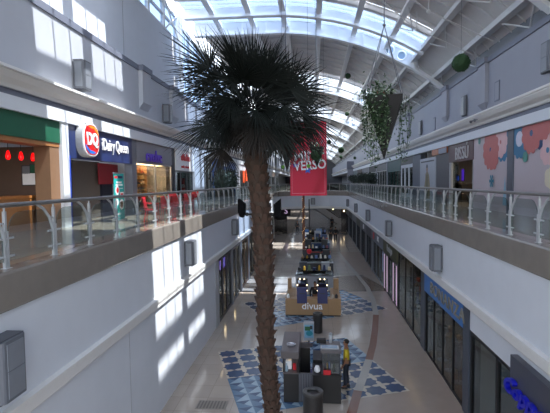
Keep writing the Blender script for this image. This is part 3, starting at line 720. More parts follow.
for k, (w_, col, l) in enumerate(((7,'8a9098','plain grey'),(7,'c8c0b4','cream'),(8,'3a4a5a','slate'),(8,'b0b4ba','silver grey'),(9,'6a5a50','brown'),(9,'a8acb2','pale grey'))):
    f = Front(SL, -1, ya+.4, ya+w_, ZU, Zt, 'far %s shop front on the sunlit gallery behind the palm trunk' % l)
    f.part('sign_band', pm('far sign '+col, col, .5), (-.05,.1,ya+.4,ya+w_,8.3,Zt)); f.frame(m_steel, 8.3, 4); pier(SL, -1, ya, ya+.4, ZU, Zt, m_white, .1)
    b = MB(); b.box(SL-2.5,SL-2.4,ya+.4,ya+w_,ZU,9.2); struct(b.build('wall_display', m_ltgrey)); ya += w_

# ------------------------------------------------------------------ upper shops, flowered side (plane x = SR)
def YRs(px, py=165): return onX(px, py, SR).y
m_hoard = pm('pale pink print', 'b9adb4', .5, noise=.03)
m_fl = [pm('coral petals', 'b86462', .5), pm('blush petals', 'd8b0b4', .5), pm('teal petals', '2f6f96', .5), pm('leaf green print', '4a8a80', .5), pm('cream print', 'd8cdb8', .5), pm('pale petals', 'c8c8d8', .5), pm('navy centre', '2a4a78', .5)]
def flower(b, y, z, r, m, cm, n=11, x=-.006, cr=.18, clip=None):
    pts = []
    for k in range(n*6):
        q = 2*PI*k/(n*6); rr = r*(1+.085*abs(math.sin(n*q/2))*1.6-.06)
        pts.append((y+rr*math.cos(q), z+rr*math.sin(q)))
    if clip: pts = [(min(max(a,clip[0]),clip[1]), min(max(c,clip[2]),clip[3])) for a, c in pts]
    b.add([(x,a,c) for a,c in pts], [tuple(range(len(pts)))], m)
    if cm is not None: b.add([(x-.003,y+r*cr*math.cos(2*PI*k/14),z+r*cr*math.sin(2*PI*k/14)) for k in range(14)], [tuple(range(14))], cm)
ya, yb, yc, yd = 6.0, YRs(514.5), YRs(508.5), YRs(474)
def hoarding(label, y0, y1, fls):
    t = thing('hoarding', label, 'hoarding', (SR, y0, ZU))
    b = MB(); b.box(-.02, .1, .1, y1-y0-.02, 0, Zt-ZU)
    b.build('board', m_hoard, t)
    b = MB()
    for i, (px, py, r, m, cm, n, cr) in enumerate(fls):
        p = onX(px, py, SR-.02); flower(b, p.y-y0, p.z-ZU, r, m, cm, n, -.026-.004*i, cr, (.02, y1-y0-.02, .05, Zt-ZU-.02))
    b.build('flower_print', m_fl, t)
    return t
hoarding('pink hoarding with coral and teal flowers between grey post and photo edge', ya, yb, [(542,118,.55,1,0,9,.15),(548,150,.5,1,2,8,.2),(540,143,.22,6,None,6,.2),(520,139,.72,2,5,12,.42),(532,133,.72,0,6,12,.16),(545,128,.4,0,None,8,.2),(526,157,.2,3,None,4,.2),(551,178,.35,4,None,5,.3)])
t2 = hoarding('pink hoarding with a large coral flower beside the dark red shop sign', yc, yd, [(503,143,.75,2,5,12,.42),(500,152,.3,2,None,7,.2),(501,142,.65,1,0,9,.13),(491,150,.85,0,6,13,.13),(494,158,.5,0,None,8,.2),(480,141,.16,3,None,4,.2)])
b = MB()
p = onX(493, 181, SR); y0_, z0_ = p.y-yc, p.z-ZU
for k in range(6):
    q = 2*PI*k/6; b.add([(-.07,y0_+.04*math.cos(q-1),z0_+.04*math.sin(q-1)),(-.07,y0_+.26*math.cos(q-.25),z0_+.3*math.sin(q-.25)),(-.07,y0_+.26*math.cos(q+.25),z0_+.3*math.sin(q+.25)),(-.07,y0_+.04*math.cos(q+1),z0_+.04*math.sin(q+1))], [(0,1,2,3)], 0)
p = onX(506.5, 186, SR); y0_, z0_ = p.y-yc, p.z-ZU
b.add([(-.07,y0_-.2,z0_-.8),(-.07,y0_+.2,z0_-.8),(-.07,y0_,z0_+.45)], [(0,1,2)], 1)
b.build('flower_print', [pm('teal blossom', '2f86a0', .5), pm('pale blue print', '88b0c8', .5)], t2)
pier(SR, 1, yc, yb, ZU, Zt, pm('slate post', '565a66', .5), .06) if yc < yb else pier(SR, 1, yb, yc, ZU, Zt, pm('slate post', '565a66', .5), .06)
# dark red sign shop
y0, y1 = YRs(474), YRs(449.5)
f = Front(SR, 1, y0, y1, ZU, Zt, 'clothes shop front under a dark maroon sign band with pale letters')
f.part('sign_band', pm('maroon panel', '4a2a30', .45), (-.05, .15, y0, y1, 8.25, Zt))
tx = onX(461, 153.5, SR-.1); text('BISSÚ', .95, pm('pale letters', 'b8b4b8', .4), f.t, (-.07, tx.y-f.oy, tx.z-ZU), ROT_R, ext=.02, sx=.95)
f.part('jamb', m_ltgrey, (-.02,.12,y0,y0+.12,ZU,8.25),(-.02,.12,y1-.35,y1,ZU,8.25)); f.part('glass_pane', m_glass, (.1,.11,y1-1.3,y1-.35,ZU,8.25))
b = MB(); b.box(SR+3.2, SR+3.3, y0, y1+4.5, ZU, 9.2); struct(b.build('wall_display', pm('warm beige wall', '9a948c', .6)))
side_wall(SR, 1, y0-.1, ZU, Zt, m_ltgrey); side_wall(SR, 1, y1+5.6, ZU, Zt, m_ltgrey)
dk = onX(459, 184, SR+1.2)
ct = thing('cash_desk', 'black cash desk inside the maroon signed shop', 'desk', (SR+1.4, dk.y, ZU)); b = MB(); b.bbox(-.35,.35,-.9,.9,0,1.1,.03); b.build('body', m_dark, ct); b = MB(); b.box(-.4,.4,-.95,.95,1.1,1.15); b.build('top', m_dkgrey, ct)
for k, (dy, col, em) in enumerate(((.5,'3a6ad0','3060ff'),(-.45,'5a40b0','6030ff'))):
    mt = thing('monitor', ('small blue lit','taller violet lit')[k]+' monitor on the black cash desk', 'monitor', (SR+1.3, dk.y+dy, ZU+1.153)); h_ = (.35,.75)[k]
    b = MB(); b.box(-.1,.1,-.15,.15,0,.02); b.tube([(0,0,.02),(0,0,.2)], .02, 6); b.build('stand', m_dark, mt); b = MB(); b.box(-.02,.02,-.25,.25,.15,.15+h_); b.build('case', m_dark, mt); b = MB(); b.box(-.024,-.02,-.22,.22,.18,.12+h_); b.build('screen', pm('screen '+col, col, .3, emit=em, es=.22), mt)
shop_light(SR+.9, SR+1.3, y0+.8, y1+1.0, 8.6, m_lampw, 'small warm ceiling light inside the maroon signed shop')
# grey partition, poster, small orange sign
pier(SR, 1, y1, YRs(437), ZU, Zt, pm('dark slate wall', '4e4d54', .55), .04)
a, c = onX(447, 152, SR-.1), onX(432, 157, SR-.1)
b = MB(); b.box(SR-.12, SR-.05, a.y, c.y, 8.85, Zt); b.box(SR-.14, SR-.12, a.y, (a.y+c.y)/2, 8.85, Zt-.05, 1); tag(b.build('shop_sign', [pm('dull orange', 'a5603c', .5), m_wallr]), 'small orange and pale sign strip left of the maroon sign', 'sign')
y0, y1 = YRs(437)+.03, YRs(421)
pt = thing('fashion_poster', 'large pale poster of a person in a tan coat beside the grey wall', 'poster', (SR-.08, y0, ZU))
b = MB(); b.box(0, .07, 0, y1-y0-.05, .0, 2.9); b.build('board', pm('pale grey blue print', 'a8abb4', .5), pt)
b = MB(); w_ = y1-y0; u = w_*.5
def poly(b, pts, m, x): b.add([(x, u+y, z) for y, z in pts], [tuple(range(len(pts)))], m)
poly(b, [(-.75,.1),(.75,.1),(.8,.9),(.5,1.4),(.45,1.8),(.2,1.95),(-.2,1.95),(-.5,1.75),(-.75,1.1)], 0, -.004)
poly(b, [(-.3,.1),(.3,.1),(.2,1.7),(-.15,1.8)], 2, -.008)
poly(b, [(.22*math.cos(2*PI*k/16), 2.15+.27*math.sin(2*PI*k/16)) for k in range(16)], 1, -.010)
poly(b, [(.24*math.cos(PI*k/10), 2.24+.25*math.sin(PI*k/10)) for k in range(11)], 3, -.012)
poly(b, [(-w_*.42,2.62),(w_*.42,2.62),(w_*.42,2.72),(-w_*.42,2.72)], 4, -.006)
b.build('portrait_print', [pm('tan coat print', '8a7e66', .6), pm('skin print', '9a7a66', .6), pm('olive print', '6a6448', .6), m_dkgrey, m_dkgrey], pt)
pier(SR, 1, y1+.02, YRs(413), ZU, Zt, pm('blue slate wall', '565b68', .55), .03)
y0, y1 = YRs(413), YRs(401)
f = Front(SR, 1, y0, y1, ZU, Zt, 'white framed glass shop front beside the fashion poster'); f.part('sign_band', m_dkgrey, (-.02,.1,y0,y1,8.6,Zt)); f.frame(m_white, 8.6, 3, .12, .28)
shop_light(SR+1, SR+1.6, y0+.5, y1-.5, 8.8, m_lampc, 'cool ceiling light in the white framed shop')
y0, y1 = y1, YRs(388)
f = Front(SR, 1, y0, y1, ZU, Zt, 'dark teal shop front behind the hanging ivy'); f.part('sign_band', pm('dark teal panel', '2a4a4e', .5), (-.04,.1,y0,y1,8.2,Zt)); f.frame(pm('teal frame', '24585a', .4), 8.2, 4)
ya = y1
for k, (w_, col, l) in enumerate(((8,'5a5a60','grey'),(8,'2e3038','black'),(8,'6a6c74','silver'),(9,'4a3a3a','brown'),(9,'606870','slate'),(9,'50505a','charcoal'))):
    f = Front(SR, 1, ya+.4, ya+w_, ZU, Zt, 'far %s shop front on the shaded gallery past the hanging planter' % l)
    f.part('sign_band', pm('far sign r'+col, col, .5), (-.05,.1,ya+.4,ya+w_,8.4,Zt)); f.frame(m_beam, 8.4, 4); pier(SR, 1, ya, ya+.4, ZU, Zt, m_wallr, .1); ya += w_

# ------------------------------------------------------------------ ground shops, right side (plane x = XR)
XG = XR+.02
def YG(px, py): return onX(px, py, XG).y
ya, yb = 4.0, YG(470, 380)
m_smoke = glassmat('dark shop glass', 'c0c2c0', .06, .02, .45)
f = Front(XG, 1, ya, yb, 0, 2.75, 'dark glass shop front with the projecting blue lettered sign'); f.frame(m_dark, 2.75, 5, .1, .12)
b = MB(); b.box(XG-.02, XG+.3, ya, yb, 2.75, 3.4); struct(b.build('wall_lintel', m_white))
pl_ = onX(505, 353, XG-.3); 
sg = thing('shop_sign', 'dark projecting shop sign with deep blue script letters at the lower corner', 'sign', (XG-.16, 0, 0))
ys0, ys1 = 3.6, pl_.y
b = MB(); b.box(-.02, .14, ys0, ys1, 2.42, 3.22); b.build('board', pm('smoky sign board', '4a4c56', .35), sg)
b = MB(); b.box(-.05, .0, ys0, ys1, 2.37, 2.42); b.build('rail', m_ltgrey, sg)
m_bluel = pm('deep blue letters', '161a9c', .35, emit='1018e0', es=.04)
text('Coppel', .48, m_bluel, sg, (-.09, ys1+.12, 2.55), ROT_R, ext=.05, align='LEFT', sx=1.3, offset=.015, shear=.3)
shop_light(XG+1.2, XG+1.3, ya+.5, yb-.5, 3.28, m_lampc, 'cool strip light inside the dark glass shop')
shelf_unit('dark wall shelf with boxes inside the dark glass shop', XG+2.6, yb-2.0, 0, -PI/2, 3.0, 2.0, 4, m_dkgrey, 'small boxed item', 5, .35, .8, 'dark glass shop shelf')
pier(XG, 1, yb, YG(464, 380), 0, 3.4, pm('blue grey post', '454c58', .45), .05)
y0, y1 = YG(464, 380), YG(425.5, 310)
f = Front(XG, 1, y0, y1, 0, 3.4, 'glass shop front under a long blue sign with grey capital letters')
m_bsign = pm('bright blue panel', '3a72b4', .4)
f.part('sign_band', m_bsign, (-.06,.12,y0,y1,2.62,3.38)); f.frame(m_dark, 2.62, 4, .08, .05)
tx = onX(446.5, 297, XG); text('BONANZA', .62, pm('pewter letters', '8a8478', .4), f.t, (-.075, tx.y-f.oy-.1, 2.99), ROT_R, ext=.02, sx=1.25, spacing=1.1)
pier(XG, 1, y1, YG(421.5, 330), 0, 3.4, pm('blue grey post', '454c58', .45), .04)
def mannequin(label, x, y, z, rz, cols):
    t = thing('mannequin', label, 'mannequin', (x,y,z), rz)
    b = MB(); b.lathe([(.2,0),(.2,.02),(.02,.03),(.02,.5)], (0,0), 14); b.build('stand', m_steel, t)
    b = MB(); b.lathe([(.10,.5),(.19,.55),(.2,.85),(.15,1.0),(.17,1.2),(.2,1.36),(.15,1.44),(.06,1.47)], (0,0), 14); b.build('outfit', cols[0], t, True)
    for s_ in (-1, 1): b = MB(); b.tube([(.2*s_,0,1.38),(.25*s_,.02,1.1),(.22*s_,.1,.85)], [.055,.045,.03], 8); b.build('arm', cols[0], t, True)
    b = MB(); b.tube([(0,0,1.45),(0,0,1.54)], .045, 8); b.ball((0,0,1.64), .1, 12, 8, 0, (.85,1,1.2)); b.build('head', cols[1], t, True)
    return t
mcol = [pm('coat rust', '7a4030', .6), pm('dress plum', '4a3040', .6), pm('coat tan', '8a7050', .6), pm('cloth teal', '305058', .6), pm('cloth cream', 'a89c88', .6)]
m_mann = pm('mannequin skin', 'b8a898', .4)
for k in range(4): mannequin('mannequin in %s clothes in the blue signed shop window, %s from the camera' % (('rust','plum','tan','teal')[k], ORD[k]), XG+.45, y0+.9+k*(y1-y0-1.8)/3, 0, PI/2, (mcol[k], m_mann))
shelf_unit('wall shelf of clothes boxes at the back of the blue signed shop', XG+2.8, (y0+y1)/2, 0, -PI/2, 3.6, 2.2, 5, m_wood, 'folded garment', 7, .35, .85, 'blue signed shop shelf')
shop_light(XG+.16, XG+.24, y0+.6, y1-.6, 3.25, m_lampw, 'warm strip light inside the blue signed shop')
side_wall(XG, 1, y0-.1, 0, 3.4, m_ltgrey); side_wall(XG, 1, y1+.1, 0, 3.4, m_ltgrey)
y0, y1 = YG(421.5, 330), YG(398, 300)
f = Front(XG, 1, y0, y1, 0, 3.4, 'tall dark glass shop front with colourful goods between blue grey post and olive sign'); f.frame(m_dark, 3.38, 3, .08, .08)
shelf_unit('open shelf of colourful goods behind tall dark glass', XG+.55, (y0+y1)/2, 0, -PI/2, y1-y0-.8, 2.5, 6, m_dkgrey, 'colourful boxed item', 8, .35, .85, 'tall dark glass display', (.15,.33))
mannequin('mannequin in cream clothes behind the tall dark glass', XG+.31, y0+1.2, 0, PI/2, (mcol[4], m_mann))
shop_light(XG+.16, XG+.24, y0+.6, y1-.6, 3.25, m_lampw, 'warm strip light behind the tall dark glass')
side_wall(XG, 1, y1+.1, 0, 3.4, m_ltgrey)
y0, y1 = y1, YG(384, 280)
f = Front(XG, 1, y0+.1, y1, 0, 3.4, 'shop front with olive sign and pink lit door frames')
f.part('sign_band', pm('olive panel', '4c4c34', .5), (-.05,.12,y0+.1,y1,2.6,3.38)); text('Flamingo', .6, m_ltgrey, f.t, (-.06, 0, 3.0), ROT_R, ext=.015, sx=.9)
m_pinkl = pm('pink light strip', 'f0d8e8', .4, emit='f0c8e8', es=.3)
n = 3; w_ = (y1-y0-.1)/n
f.frame(m_dark, 2.6, 3, .1, .16)
for k in (0, 2): f.part('light_strip', m_pinkl, (-.03,.0,y0+.1+w_*k+.25,y0+.1+w_*k+.33,.1,2.4), (-.03,.0,y0+.1+w_*(k+1)-.33,y0+.1+w_*(k+1)-.25,.1,2.4))
shop_light(XG+1.0, XG+1.2, y0+.6, y1-.6, 3.25, m_lampc, 'cool strip light in the olive signed shop')
y0, y1 = y1, YG(373, 270)
f = Front(XG, 1, y0+.15, y1, 0, 3.4, 'grey shop front with a red square emblem on its sign')
f.part('sign_band', m_midgrey, (-.05,.12,y0+.15,y1,2.6,3.38)); f.part('emblem', m_red, (-.08,-.05,y1-1.1,y1-.5,2.75,3.25)); text('INK', .55, m_fwhite, f.t, (-.06, -.4, 3.0), ROT_R, ext=.01); f.frame(m_midgrey, 2.6, 3, .1, .1)
f.part('poster_light', pm('lilac lit poster', 'c8c8f0', .4, emit='c0c4ff', es=.3), (.1,.13,y0+.6,y0+1.5,.9,2.3))
ya = y1
for k, (w_, col, l, em) in enumerate(((4.2,'42454e','slate',None),(4.4,'5a5c62','grey',None),(4.6,'3a3c30','dark green',None),(5,'70727a','silver',None),(5.5,'2e3038','black',None),(6,'505660','blue grey',None))):
    f = Front(XG, 1, ya+.5, ya+w_, 0, 3.4, 'far ground floor %s shop front on the shaded side' % l)
    f.part('sign_band', pm('gsign '+col, col, .5), (-.05,.12,ya+.5,ya+w_,2.6,3.38)); f.frame(m_dkgrey, 2.6, 3, .1, .08); pier(XG, 1, ya, ya+.5, 0, 3.4, m_midgrey, .06)
    if k == 1: f.part('lit_logo', m_fwhite, (-.08,-.05,ya+1.6,ya+2.4,2.8,3.2))
    if k == 2: f.part('display_panel', pm('mustard display', '8a8040', .6), (.3,.35,ya+.7,ya+2.2,.2,2.5))
    ya += w_
# ------------------------------------------------------------------ ground shops, left side
def YLg(px, py): return onX(px, py, XL).y
pier(XL, -1, yL0, YLg(219, 310), 0, 3.4, m_ltgrey, .03)
y0, y1 = YLg(219, 310), YLg(231.5, 290)
f = Front(XL, -1, y0, y1, 0, 3.4, 'dark ground floor shop front with violet sign and orange window goods'); f.frame(m_dkgrey, 3.3, 3, .1, .12)
tx = onX(230, 238, XL); b = thing('hanging_sign', 'small lit violet sign inside the dark shop beside the palm trunk', 'sign', (XL-.25, (y0+y1)/2+.6, 2.75)); q = MB(); q.box(-.04,.04,-.7,.7,-.3,.3); q.build('board', pm('violet lit sign', 'a090e0', .4, emit='9078ff', es=.8), b)
shelf_unit('window shelf of orange and red goods in the dark shop beside the palm trunk', XL-.5, (y0+y1)/2, 0, PI/2, y1-y0-.8, 2.4, 5, m_dkgrey, 'orange window item', 5, .35, .9, 'violet signed window', (.15,.32))
shop_light(XL-.28, XL-.18, y0+.4, y1-.4, 3.25, m_lampw, 'warm strip light in the violet signed shop')
ya = y1
for k, (w_, l) in enumerate(((3.2,'grey'),(3.6,'brown'),(4,'slate'),(5,'silver'),(6,'black'),(7,'pale grey'))):
    pier(XL, -1, ya, ya+.5, 0, 3.4, m_midgrey, .05)
    f = Front(XL, -1, ya+.5, ya+w_, 0, 3.4, 'far ground floor %s framed shop front on the sunlit side' % l); f.frame((m_midgrey,m_brownw,m_dkgrey,m_steel,m_dark,m_ltgrey)[k], 3.3, 2, .1, .14)
    if k < 3: shop_light(XL-1.6, XL-1.2, ya+.8, ya+w_-.4, 3.25, m_lampw, 'warm strip light in the %s framed shop' % l)
    ya += w_
# ------------------------------------------------------------------ the palm in the well
m_trunk = pm('palm bark', '38291f', .8, noise=.3, scale=14, bump=.5)
m_boot = pm('palm leaf stub', '422e24', .85, noise=.3, scale=18)
m_frond = pm('dark palm green', '191e1c', .6, noise=.25, scale=9, spec=.25)
m_dead = pm('dry palm leaf', '241f1c', .7, noise=.25, scale=9)
PX, PY = -1.22, 9.0
palm = thing('palm_tree', 'tall fan palm with shaggy dark crown rising through the atrium beside the kiosks', 'palm tree', (-.80, PY, 0))
def trunk_at(z): t = z/9.0; return Vector((-.42*t**1.1+.03*math.sin(z*1.3), .05*math.sin(z*.9), z))
def trunk_r(z): return .145+.05*max(0, (z-2)/7) if z < 7.2 else .182+.07*min(1,(z-7.2)/.8)
mb = MB()
zs_ = [i*.15 for i in range(58)]
mb.tube([trunk_at(z) for z in zs_], [trunk_r(z)*(1+.05*(i%2)) for i, z in enumerate(zs_)], 14)
for i, z in enumerate([.3+.21*k for k in range(38)]):
    nb = 8
    for j in range(nb):
        a = 2*PI*(j+(i%2)*.5)/nb + random.uniform(-.12,.12); c = trunk_at(z); r = trunk_r(z)
        d = Vector((math.cos(a), math.sin(a), 0)); s_ = Vector((-d.y, d.x, 0)); h = random.uniform(.13,.24); o_ = random.uniform(.035,.08); w_ = r*.42
        p = [c+d*(r-.02)-s_*w_, c+d*(r-.02)+s_*w_, c+d*(r+o_)+s_*w_*.55+Vector((0,0,h)), c+d*(r+o_)-s_*w_*.55+Vector((0,0,h)), c+d*(r-.01)+s_*w_*.5+Vector((0,0,h*.95)), c+d*(r-.01)-s_*w_*.5+Vector((0,0,h*.95))]
        mb.add(p, [(0,1,2,3),(3,2,4,5),(1,4,2),(0,3,5)], 1)
mb.build('trunk', [m_trunk, m_boot], palm)
def frond(origin, az, el, pet, blade, spread, droop, mat, nl=24, w=.034, roll=0.0):
    mb = MB()
    d = Vector((math.cos(az)*math.cos(el), math.sin(az)*math.cos(el), math.sin(el))); s_ = Vector((-math.sin(az), math.cos(az), 0)); s_ = Matrix.Rotation(roll, 3, d) @ s_
    pts = []; p = Vector(origin); v = d.copy()
    for i in range(6): pts.append(p.copy()); p = p+v*pet/5; v = (v+Vector((0,0,-droop*.10))).normalized()
    mb.tube(pts, [.022,.018,.015,.013,.012,.011], 5)
    hub = pts[-1]; d2 = v; nrm = s_.cross(d2).normalized()
    for k in range(nl):
        t = (k+.5)/nl*2-1; a = t*spread + random.uniform(-.04,.04)
        dirv = (d2*math.cos(a)+s_*math.sin(a)+nrm*(.10*abs(t)-.05+random.uniform(-.05,.05))).normalized()
        L = blade*(1-.28*abs(t)**1.5)*random.uniform(.88,1.08)
        q = hub.copy(); vv = dirv; cs = []; side = nrm.cross(dirv).normalized()
        for i in range(6): cs.append(q.copy()); q = q+vv*L/5; vv = (vv+Vector((0,0,-droop*(.05+.10*(i/5)**1.5)*(1+.5*random.random())))).normalized()
        ws = [w*.35, w*.85, w, w*.75, w*.42, w*.06]
        vs = []
        for c, ww in zip(cs, ws): vs += [c-side*ww/2+nrm*ww*.2, c, c+side*ww/2+nrm*ww*.2]
        fs = []
        for i in range(5):
            b_ = i*3; fs += [(b_,b_+1,b_+4,b_+3),(b_+1,b_+2,b_+5,b_+4)]
        mb.add(vs, fs, 0)
    return mb.build('frond', mat, palm)
top = trunk_at(8.72)
NF = 78
for i in range(NF):
    t = i/(NF-1); az = i*2.39996+.3+random.uniform(-.3,.3)
    el = R(88-112*t**.62+random.uniform(-9,9)); q_ = (i*7 % 10)/9
    pet = (.16+.1*q_ if i % 3 == 0 else .52+.42*q_) if t > .2 else .15+.4*q_
    bl = random.uniform(.9,1.08)
    org = top+Vector((math.cos(az)*.12, math.sin(az)*.12, .30-.42*t))
    frond(org, az, el, pet, bl, R(38) if t < .14 else R(80), .25+.75*t+random.uniform(-.1,.4), m_frond if t < .88 else m_dead, 26, .032, R(random.uniform(-75,75)))
for i in range(20):
    az = i*2.39996; org = top+Vector((math.cos(az)*.18, math.sin(az)*.18, -.05-.3*random.random()))
    frond(org, az, R(random.uniform(-45,-8)), random.uniform(.2,.55), random.uniform(.5,.7), R(60), 1.2, m_dead, 18, .03, R(random.uniform(-50,50)))
m_matte = pm('matte black', '0c0c0e', .95, spec=.08)
# floodlights clamped to the trunk
for px, sgn, l in ((242, -1, 'black wing shaped floodlight on the left of the palm trunk'), (277.5, 1, 'black wing shaped floodlight on the right of the palm trunk')):
    p = onY(px, 208, PY); bz = p.z; tc_ = trunk_at(bz)+Vector((-.80,PY,0)); r = trunk_r(bz)
    t = thing('floodlight', l, 'floodlight', (p.x, PY, bz), 0, 'floodlights on the palm trunk')
    s = sgn
    pr = [(s*.065,.19),(s*.07,-.06),(s*.035,-.17),(s*-.03,-.19),(s*-.06,-.11),(s*-.065,.08)]
    b = MB(); b.prism(pr if s < 0 else pr[::-1], 'y', -.13, .13); b.build('housing', m_matte, t)
    b = MB(); b.prism([(x*.8,z*.85) for x, z in pr], 'y', -.136, -.13); b.build('lens', m_matte, t)
    gx = tc_.x+sgn*(r+.01)-p.x
    b = MB(); b.tube([(-s*.06,0,-.13),(gx,0,-.13)], .018, 8); b.build('arm', m_black, t)
    b = MB(); b.ball((-s*.1,0,-.13), .04, 10, 8); b.build('knuckle', m_black, t)

# ------------------------------------------------------------------ people
def skinned(name, verts, edges, radii, mat, parent, sub=2):
    me = bpy.data.meshes.new(name); me.from_pydata([Vector(v) for v in verts], edges, [])
    o = bpy.data.objects.new(name, me); C.objects.link(o)
    md = o.modifiers.new('skin', 'SKIN')
    if not me.skin_vertices: 
        bm = bmesh.new(); bm.from_mesh(me); bm.verts.layers.skin.verify(); bm.to_mesh(me); bm.free()
    sv = me.skin_vertices[0].data
    for i, r in enumerate(radii): sv[i].radius = r if isinstance(r, tuple) else (r, r); sv[i].use_root = (i == 0)
    md.use_smooth_shade = True
    ss = o.modifiers.new('sub', 'SUBSURF'); ss.levels = sub; ss.render_levels = sub
    bpy.context.view_layer.update()
    m2 = bpy.data.meshes.new_from_object(o.evaluated_get(bpy.context.evaluated_depsgraph_get())); m2.name = name
    bpy.data.objects.remove(o)
    m2.materials.clear(); m2.materials.append(mat)
    q = bpy.data.objects.new(name, m2); C.objects.link(q); q.parent = parent
    return q
m_skin = pm('brown skin', '8a5f48', .55, noise=.05)
m_hair = pm('black hair', '141210', .6)
m_shoe = pm('dark shoe', '1a1a1c', .5)
def person(label, loc, rz, shirt, trousers, arms=((.27,.0,.82),(-.27,.0,.82)), stride=.06, H=1.70, group=None, long_sleeve=False):
    t = thing('person', label, 'person', loc, rz, group); t.scale = (H/1.72,)*3
    P = [(0,0,.95),(0,.01,1.12),(0,0,1.30),(0,0,1.43),(0,-.005,1.50),(0,-.015,1.58),(0,-.02,1.65),(0,-.015,1.71)]
    Rd = [(.15,.11),(.13,.10),(.165,.105),(.07,.065),(.052,.055),(.07,.085),(.078,.095),(.05,.06)]
    E = [(i,i+1) for i in range(7)]
    def add(p, r, par): P.append(p); Rd.append(r); E.append((par, len(P)-1)); return len(P)-1
    legs = []; al = []
    for k, s in enumerate((1,-1)):
        st = stride*s
        h = add((.095*s,0,.88), .095, 0); kn = add((.10*s,-st*.5-.02,.49), .062, h); an = add((.10*s,st*-1.0+.02,.09), .042, kn); ft = add((.105*s,-st-.12,.035), .035, an)
        legs.append((h,kn,an,ft))
        sh = add((.19*s,0,1.39), .062, 2); tg = arms[k]
        el = ((.19*s+tg[0])*.5+.05*s, (tg[1]*.35)+.05, (1.39+tg[2])*.5-.01)
        e = add(el, .042, sh); wr = add(tg, .028, e)
        fd = (Vector(tg)-Vector(el)).normalized()
        palm_ = Vector(tg)+fd*.07; hd = add(tuple(palm_), (.038,.02), wr)
        for f in range(4): add(tuple(palm_+fd*(.075+.012*(f in (1,2)))+Vector((0,(f-1.5)*.021,0))), .0085, hd)
        add(tuple(Vector(tg)+fd*.06+Vector((0,-.05,0))), .010, wr)
        al.append((sh,e,wr))
    skinned('body', P, E, Rd, m_skin, t)
    g = 1.17
    V = [P[0],P[1],P[2],(0,0,1.42)]; r = [(.165,.125),(.15,.118),(.185,.125),(.085,.08)]; ee = [(0,1),(1,2),(2,3)]
    for a in al:
        V.append(P[a[0]]); r.append(.078); ee.append((2,len(V)-1)); el = Vector(P[a[1]]); m_ = Vector(P[a[0]]).lerp(el, .85)
        V.append(tuple(m_)); r.append(.062); ee.append((len(V)-2,len(V)-1))
        if long_sleeve: V.append(P[a[1]]); r.append(.055); ee.append((len(V)-2,len(V)-1)); V.append(tuple(Vector(P[a[1]]).lerp(Vector(P[a[2]]),.92))); r.append(.042); ee.append((len(V)-2,len(V)-1))
    skinned('shirt', V, ee, r, shirt, t)
    V = [(0,0,.98)]; r = [(.155,.118)]; ee = []
    for h,kn,an,ft in legs:
        b = len(V); V += [P[h],P[kn],(P[an][0],P[an][1],.11)]; r += [.108,.078,.062]; ee += [(0,b),(b,b+1),(b+1,b+2)]
    skinned('trousers', V, ee, r, trousers, t)
    for h,kn,an,ft in legs:
        a = P[an]; b = MB(); b.tube([(a[0],a[1]+.07,.04),(a[0],a[1]+.02,.05),(a[0],a[1]-.09,.042),(a[0],a[1]-.19,.028)], [.035,.048,.045,.026], 10); b.build('shoe', m_shoe, t, True)
    b = MB(); b.ball((0,.005,1.685), .098, 14, 10, 0, (.86,1.02,.98)); 
    o = b.build('hair', m_hair, t, True)
    bm = bmesh.new(); bm.from_mesh(o.data); bmesh.ops.delete(bm, geom=[v for v in bm.verts if v.co.z < 1.60 or (v.co.y < -.05 and v.co.z < 1.69)], context='VERTS'); bm.to_mesh(o.data); bm.free()
    b = MB(); b.add([(-.012,-.098,1.60),(.012,-.098,1.60),(0,-.125,1.605),(0,-.1,1.645)], [(0,1,2),(0,2,3),(1,3,2)]); b.build('nose', m_skin, t)
    for s in (-1,1):
        b = MB(); b.ball((.03*s,-.092,1.64), .012, 8, 6); b.build('eye', m_hair, t)
        b = MB(); b.ball((.078*s,.0,1.62), .026, 8, 6, 0, (.35,.7,1.1)); b.build('ear', m_skin, t)
    b = MB(); b.box(-.022,.022,-.097,-.09,1.566,1.572); b.build('mouth', pm('lips', '6a3a34', .5) if 'lips' not in bpy.data.materials else bpy.data.materials['lips'], t)
    return t
m_yellow = pm('yellow shirt', 'c8b020', .6); m_jean = pm('navy trousers', '1c2230', .7)
p = onZ(346.3, 388, 0)
person('man in yellow shirt and dark trousers standing at the counter of the dark kiosk', (p.x, p.y, .012), R(-97), m_yellow, m_jean, ((.24,-.10,.88),(-.25,-.04,.84)), .04, 1.69)
for px, py, rz, sh, tr, l, H in ((297.3,233,20,'22242a','1a1b20','person in dark clothes walking away on the bright left floor',1.72),(330.6,241,170,'2a2c34','1c1d22','person in charcoal clothes walking in the distance, first of the pair',1.7),(335.6,242,185,'1c1d22','18181c','person in black clothes walking in the distance, second of the pair',1.78),(332.0,228,0,'30323a','202228','far person in grey clothes at the foot of the escalator',1.7)):
    p = onZ(px, py, 0); person(l, (p.x,p.y,.012), R(rz), pm('cloth '+sh+l[10:16], sh, .7), pm('trouser '+tr+l[10:16], tr, .7), stride=.13, H=H, long_sleeve=True)

